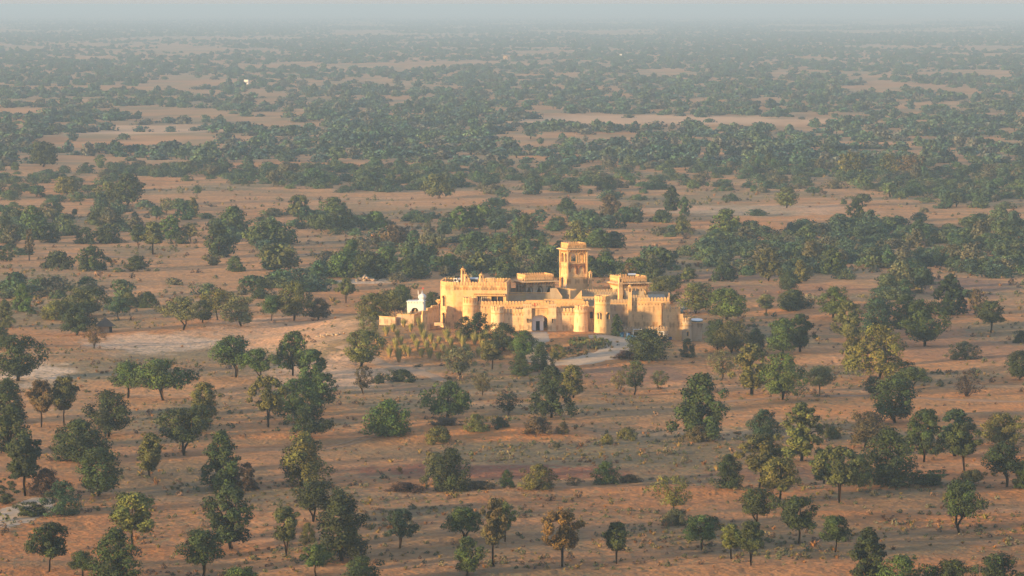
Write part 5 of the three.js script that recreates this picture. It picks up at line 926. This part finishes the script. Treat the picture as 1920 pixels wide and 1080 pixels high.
{
  const shapes = [1, 2, 3, 4].map((k) => ({ blades: grassClump(300 + k, 190, 1.7, 2.3, LOWC, TOPC, 1.5), plumes: grassClump(400 + k, 20, 1.3, 2.9, [0.30, 0.20, 0.08], [0.34, 0.31, 0.12], 0.9) }));
  const spots = [[706, 641], [715, 652], [724, 629], [737, 622], [745, 634], [752, 646], [742, 657], [758, 663], [765, 609], [757, 613], [770, 622], [775, 641], [782, 656], [766, 668], [785, 612], [790, 627], [795, 642], [800, 656], [790, 670], [800, 616], [808, 642], [815, 656], [806, 672], [823, 644], [830, 660], [822, 676], [838, 640], [845, 652], [852, 664], [840, 676], [860, 640], [868, 653], [876, 667], [890, 646], [900, 641], [905, 655], [912, 642], [730, 670], [748, 679], [881, 680], [861, 676], [897, 668], [916, 655]];
  spots.forEach(([px, py], i) => {
    const p = ground(px, py), s = shapes[i % 4], g = thing('grass_clump', 'tall tufted yellow-green grass clump planted in rows on the sandy slope below the palace', 'grass clump', [p[0], p[1] - 0.05, p[2]], hash(i, 8) * 6.28, 'grass clumps in rows on the slope below the palace'), k = 0.85 + 0.45 * hash(i, 2);
    for (const n of ['blades', 'plumes']) { const o = new THREE.Mesh(s[n], grassMat); o.name = n; g.add(o); } g.scale.set(k, k * (0.85 + 0.3 * hash(i, 4)), k);
  });
}
function scatter(name, label, geometry, material, places) {   // what nobody could count: one object
  const o = new THREE.InstancedMesh(geometry, material, places.length), m = new THREE.Matrix4(), q = new THREE.Quaternion(), up = V(0, 1, 0), c = new THREE.Color();
  places.forEach((p, i) => { q.setFromAxisAngle(up, p.turn); m.compose(V(p.x, p.y, p.z), q, V(p.w, p.h, p.w)); o.setMatrixAt(i, m); o.setColorAt(i, c.setRGB(...p.c)); });
  o.name = name; o.userData.kind = 'stuff'; if (label) o.userData.label = label; return o;
}
const wild = randomFrom(4242), between = (a, b) => a + (b - a) * wild();
{
  const bed = grassClump(91, 40, 0.9, 0.9, [0.20, 0.15, 0.06], [0.20, 0.22, 0.08]), list = [];
  for (let k = 0; k < 170; k++) { const a = wild() * 6.28, r = Math.sqrt(wild()), p = ground(1106 + 42 * r * Math.cos(a), 645 + 11 * r * Math.sin(a)); list.push({ x: p[0], y: p[1], z: p[2], w: between(0.6, 1.3), h: between(0.3, 0.95), turn: wild() * 6, c: [between(0.7, 1.2), between(0.8, 1.1), 0.9] }); }
  for (let k = 0; k < 70; k++) { const p = ground(between(1062, 1102), between(657, 667)); list.push({ x: p[0], y: p[1], z: p[2], w: between(0.5, 0.9), h: between(0.3, 0.7), turn: wild() * 6, c: [between(0.6, 1.3), between(0.6, 0.9), 0.8] }); }
  scene.add(scatter('reed_bed', 'bed of low green reeds inside the loop of the driveway', bed, grassMat, list));
}
// scrub: small tufts thick in the weedy soils, thin on the sand
{
  const tuft = grow('B', 77, 1, 0.62, 46, 0.13), dry = grassClump(95, 26, 1.0, 0.55, [0.30, 0.20, 0.11], [0.34, 0.26, 0.14], 1.4), scrubMat = new THREE.MeshStandardMaterial({ vertexColors: true, roughness: 1, side: THREE.DoubleSide }), A = [], B = [];
  const place = (D0, D1, n, s0, s1) => {
    for (let k = 0; k < n; k++) {
      const py = between(8 + EYE * LENS / D1, 8 + EYE * LENS / D0), D = EYE * LENS / (py - 8), x = (between(-40, 1960) - 960) / LENS * D, z = -D;
      const wide = fbm(x * 0.035, z * 0.028 + 9, 3), patch = fbm(x * 0.09 + 31, z * 0.07, 2); let want = 0.07 + 0.9 * smoothstep(wide, 0.46, 0.66) + 0.5 * smoothstep(patch, 0.55, 0.75);
      for (const s of soils) { const d = ((x - s.x) / s.rx) ** 2 + ((z - s.z) / s.rz) ** 2; if (d < 1) want *= s.c === WEED ? 2.2 : s.c === PINK || s.c === DUST ? 0.12 : s.c === PLOUGH ? 0.4 : s.c === RED ? 0.25 : 0.7; }
      if (moundMask(x, z) > 0.75) want *= 0.1;
      if (wild() > want) continue;
      const s = between(s0, s1) * (wild() < 0.12 ? 1.7 : 1), y = groundHeight(x, z) - 0.03, green = wild(), c = green < 0.42 ? [0.085, 0.1, 0.045] : green < 0.7 ? [0.15, 0.14, 0.08] : green < 0.88 ? [0.17, 0.11, 0.07] : [0.10, 0.065, 0.045], k1 = between(0.75, 1.25);
      (wild() < 0.7 ? A : B).push({ x, y, z, w: s, h: s * between(0.7, 1.2), turn: wild() * 6.28, c: c.map((v) => v * k1) });
    }
  };
  place(478, 700, 11000, 0.4, 1.0); place(700, 900, 6000, 0.5, 1.1); place(900, 1700, 8000, 0.9, 2.0);
  const white = (p) => ({ ...p, c: p.c.map((v) => v * 5.2) });
  const g = new THREE.Group(); g.name = 'scrub'; g.userData.kind = 'stuff'; g.userData.label = 'low dry scrub and grass tufts dotting the sandy plain';
  const leafy = scatter('scrub_tufts', '', tuft.crown, scrubMat, A), grassy = scatter('dry_tufts', '', dry, scrubMat, B.map(white)); g.add(leafy, grassy); scene.add(g);
}
// ---------------------------------------------------------------- the wooded plain beyond: more trees than one could name
{
  const dense = [[1640, 450, 330, 55, 0.9], [1480, 478, 170, 40, 1], [720, 495, 100, 32, 0.6], [880, 485, 140, 32, 0.55], [1010, 510, 200, 16, 0.75], [1150, 495, 140, 28, 0.65], [130, 545, 190, 15, 1], [470, 538, 150, 13, 1], [310, 543, 130, 11, 0.9], [960, 338, 380, 20, 0.7], [1250, 330, 330, 38, 0.8], [1100, 293, 900, 20, 0.75], [420, 318, 260, 18, 0.9], [700, 335, 220, 25, 0.9], [1600, 312, 330, 28, 0.9], [1800, 345, 190, 36, 0.9], [100, 352, 160, 30, 0.8], [1000, 425, 150, 20, 0.6], [620, 418, 160, 22, 0.7], [1150, 405, 90, 20, 0.9], [1700, 558, 140, 26, 0.9], [1610, 590, 90, 30, 0.5], [850, 400, 130, 24, 0.8], [60, 420, 90, 30, 0.7], [330, 385, 120, 20, 0.6], [1850, 500, 110, 24, 1]];
  const bareSpots = [[250, 492, 260, 26], [570, 440, 60, 14], [1165, 450, 90, 15], [1400, 397, 190, 12], [1420, 540, 240, 22], [1330, 374, 200, 8], [500, 357, 120, 9], [430, 395, 70, 8], [1690, 393, 130, 12], [1850, 545, 110, 22], [250, 262, 210, 14], [1250, 226, 330, 7], [640, 560, 80, 20], [760, 372, 180, 7], [1050, 374, 90, 8], [330, 352, 130, 9], [120, 300, 90, 10]];
  const bare = bareSpots.map(([x, y, w, h]) => [x, y + 0.035 * y * (y > 300 ? 1 : 0.4), w, h + 0.035 * y * (y > 300 ? 1 : 0.4)]);
  const inside = (l, x, y) => l.reduce((m, e) => Math.max(m, ((x - e[0]) / e[2]) ** 2 + ((y - e[1]) / e[3]) ** 2 < 1 ? e[4] ?? 1 : 0), 0);
  const make = (form, seed, w, h, n, leaf) => { const s = grow(form, seed, w, h, n, leaf), t = s.trunk, c = s.crown, k = new Float32Array(t.attributes.position.count * 3); for (let i = 0; i < k.length; i += 3) { k[i] = 2.2; k[i + 1] = 1.25; k[i + 2] = 1.6; } t.setAttribute('color', new THREE.BufferAttribute(k, 3)); return mergeGeometries([c, t]); };
  const mat = new THREE.MeshStandardMaterial({ vertexColors: true, roughness: 0.9, side: THREE.DoubleSide });
  const tones = [[0.034, 0.069, 0.033], [0.042, 0.091, 0.034], [0.064, 0.091, 0.036], [0.042, 0.081, 0.046], [0.091, 0.090, 0.048], [0.069, 0.109, 0.036]];
  const mids = [['B', 1, 9, 3.6], ['B', 2, 10, 4.2], ['D', 3, 7, 6.4], ['R', 4, 7, 6.6], ['S', 5, 8, 5.5], ['T', 6, 6, 7]].map(([f, s, w, h]) => ({ g: make(f, 900 + s, w, h, 1100, 0.34), list: [] }));
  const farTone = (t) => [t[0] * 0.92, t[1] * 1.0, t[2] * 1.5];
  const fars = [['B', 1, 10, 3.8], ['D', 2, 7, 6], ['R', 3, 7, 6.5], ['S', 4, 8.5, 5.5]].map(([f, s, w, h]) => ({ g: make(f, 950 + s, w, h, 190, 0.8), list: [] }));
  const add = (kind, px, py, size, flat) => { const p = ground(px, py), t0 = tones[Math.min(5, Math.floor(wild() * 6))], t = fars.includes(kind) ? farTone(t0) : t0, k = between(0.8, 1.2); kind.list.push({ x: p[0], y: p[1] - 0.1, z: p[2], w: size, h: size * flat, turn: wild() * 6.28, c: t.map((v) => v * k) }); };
  for (let k = 0; k < 9000; k++) {                            // middle distance
    const py = between(313, 562), px = between(-30, 1950); if (wild() > (313 / py) ** 2 * 1.15) continue;
    if (py > 533 && px > 650 && px < 1290) continue; if (inside(bare, px + (noise(px * 0.02, py * 0.08) - 0.5) * 60, py + (noise(px * 0.013 + 9, py * 0.05) - 0.5) * 0.06 * py) && wild() > 0.05) continue;
    const d = inside(dense, px, py); if (wild() > (d > 0.85 ? 0.72 : d ? d * 0.42 : 0.085)) continue;
    const low = wild() < (d > 0.65 ? 0.72 : 0.4); add(mids[low ? Math.floor(wild() * 2) : Math.floor(wild() * 6)], px, py, between(0.35, 1.1), between(0.75, 1.15));
  }
  for (let k = 0; k < 170000; k++) {                           // far plain
    const py = 8 + 26 * Math.pow(305 / 26, Math.pow(wild(), 0.62)), px = between(-30, 1950), s = (py - 8) / EYE; if (py > 313) continue;
    if (wild() > Math.min(1, (0.42 / s) ** 2 * 1.4 + 0.045)) continue;
    if (inside(bare, px + (noise(px * 0.02, py * 0.08) - 0.5) * 60, py + (noise(px * 0.013 + 9, py * 0.05) - 0.5) * 0.06 * py) && wild() > 0.05) continue;
    const cover = fbm(px * 0.006 + 3, Math.log(py - 4) * 9, 3), band = inside(dense, px, py), streak = noise(px * 0.004 + 20, Math.log(py - 4) * 26);
    if (wild() > Math.max(band, smoothstep(cover, 0.3, 0.44)) * smoothstep(streak, 0.08, 0.34)) continue;
    add(fars[wild() < 0.5 ? 0 : Math.floor(wild() * 4)], px, py, between(0.5, 1.25), between(0.75, 1.2));
  }
  const g = new THREE.Group(); g.name = 'woodland'; g.userData.kind = 'stuff'; g.userData.label = 'hazy thorn woodland and scrub covering the plain to the horizon';
  for (const k of [...mids, ...fars]) g.add(scatter('trees', '', k.g, mat, k.list)); scene.add(g);
  console.log('woodland', mids.reduce((s, k) => s + k.list.length, 0), fars.reduce((s, k) => s + k.list.length, 0));
}
scene.traverse((o) => { if (o.isMesh) o.castShadow = o.receiveShadow = true; });
renderer.render(scene, camera);
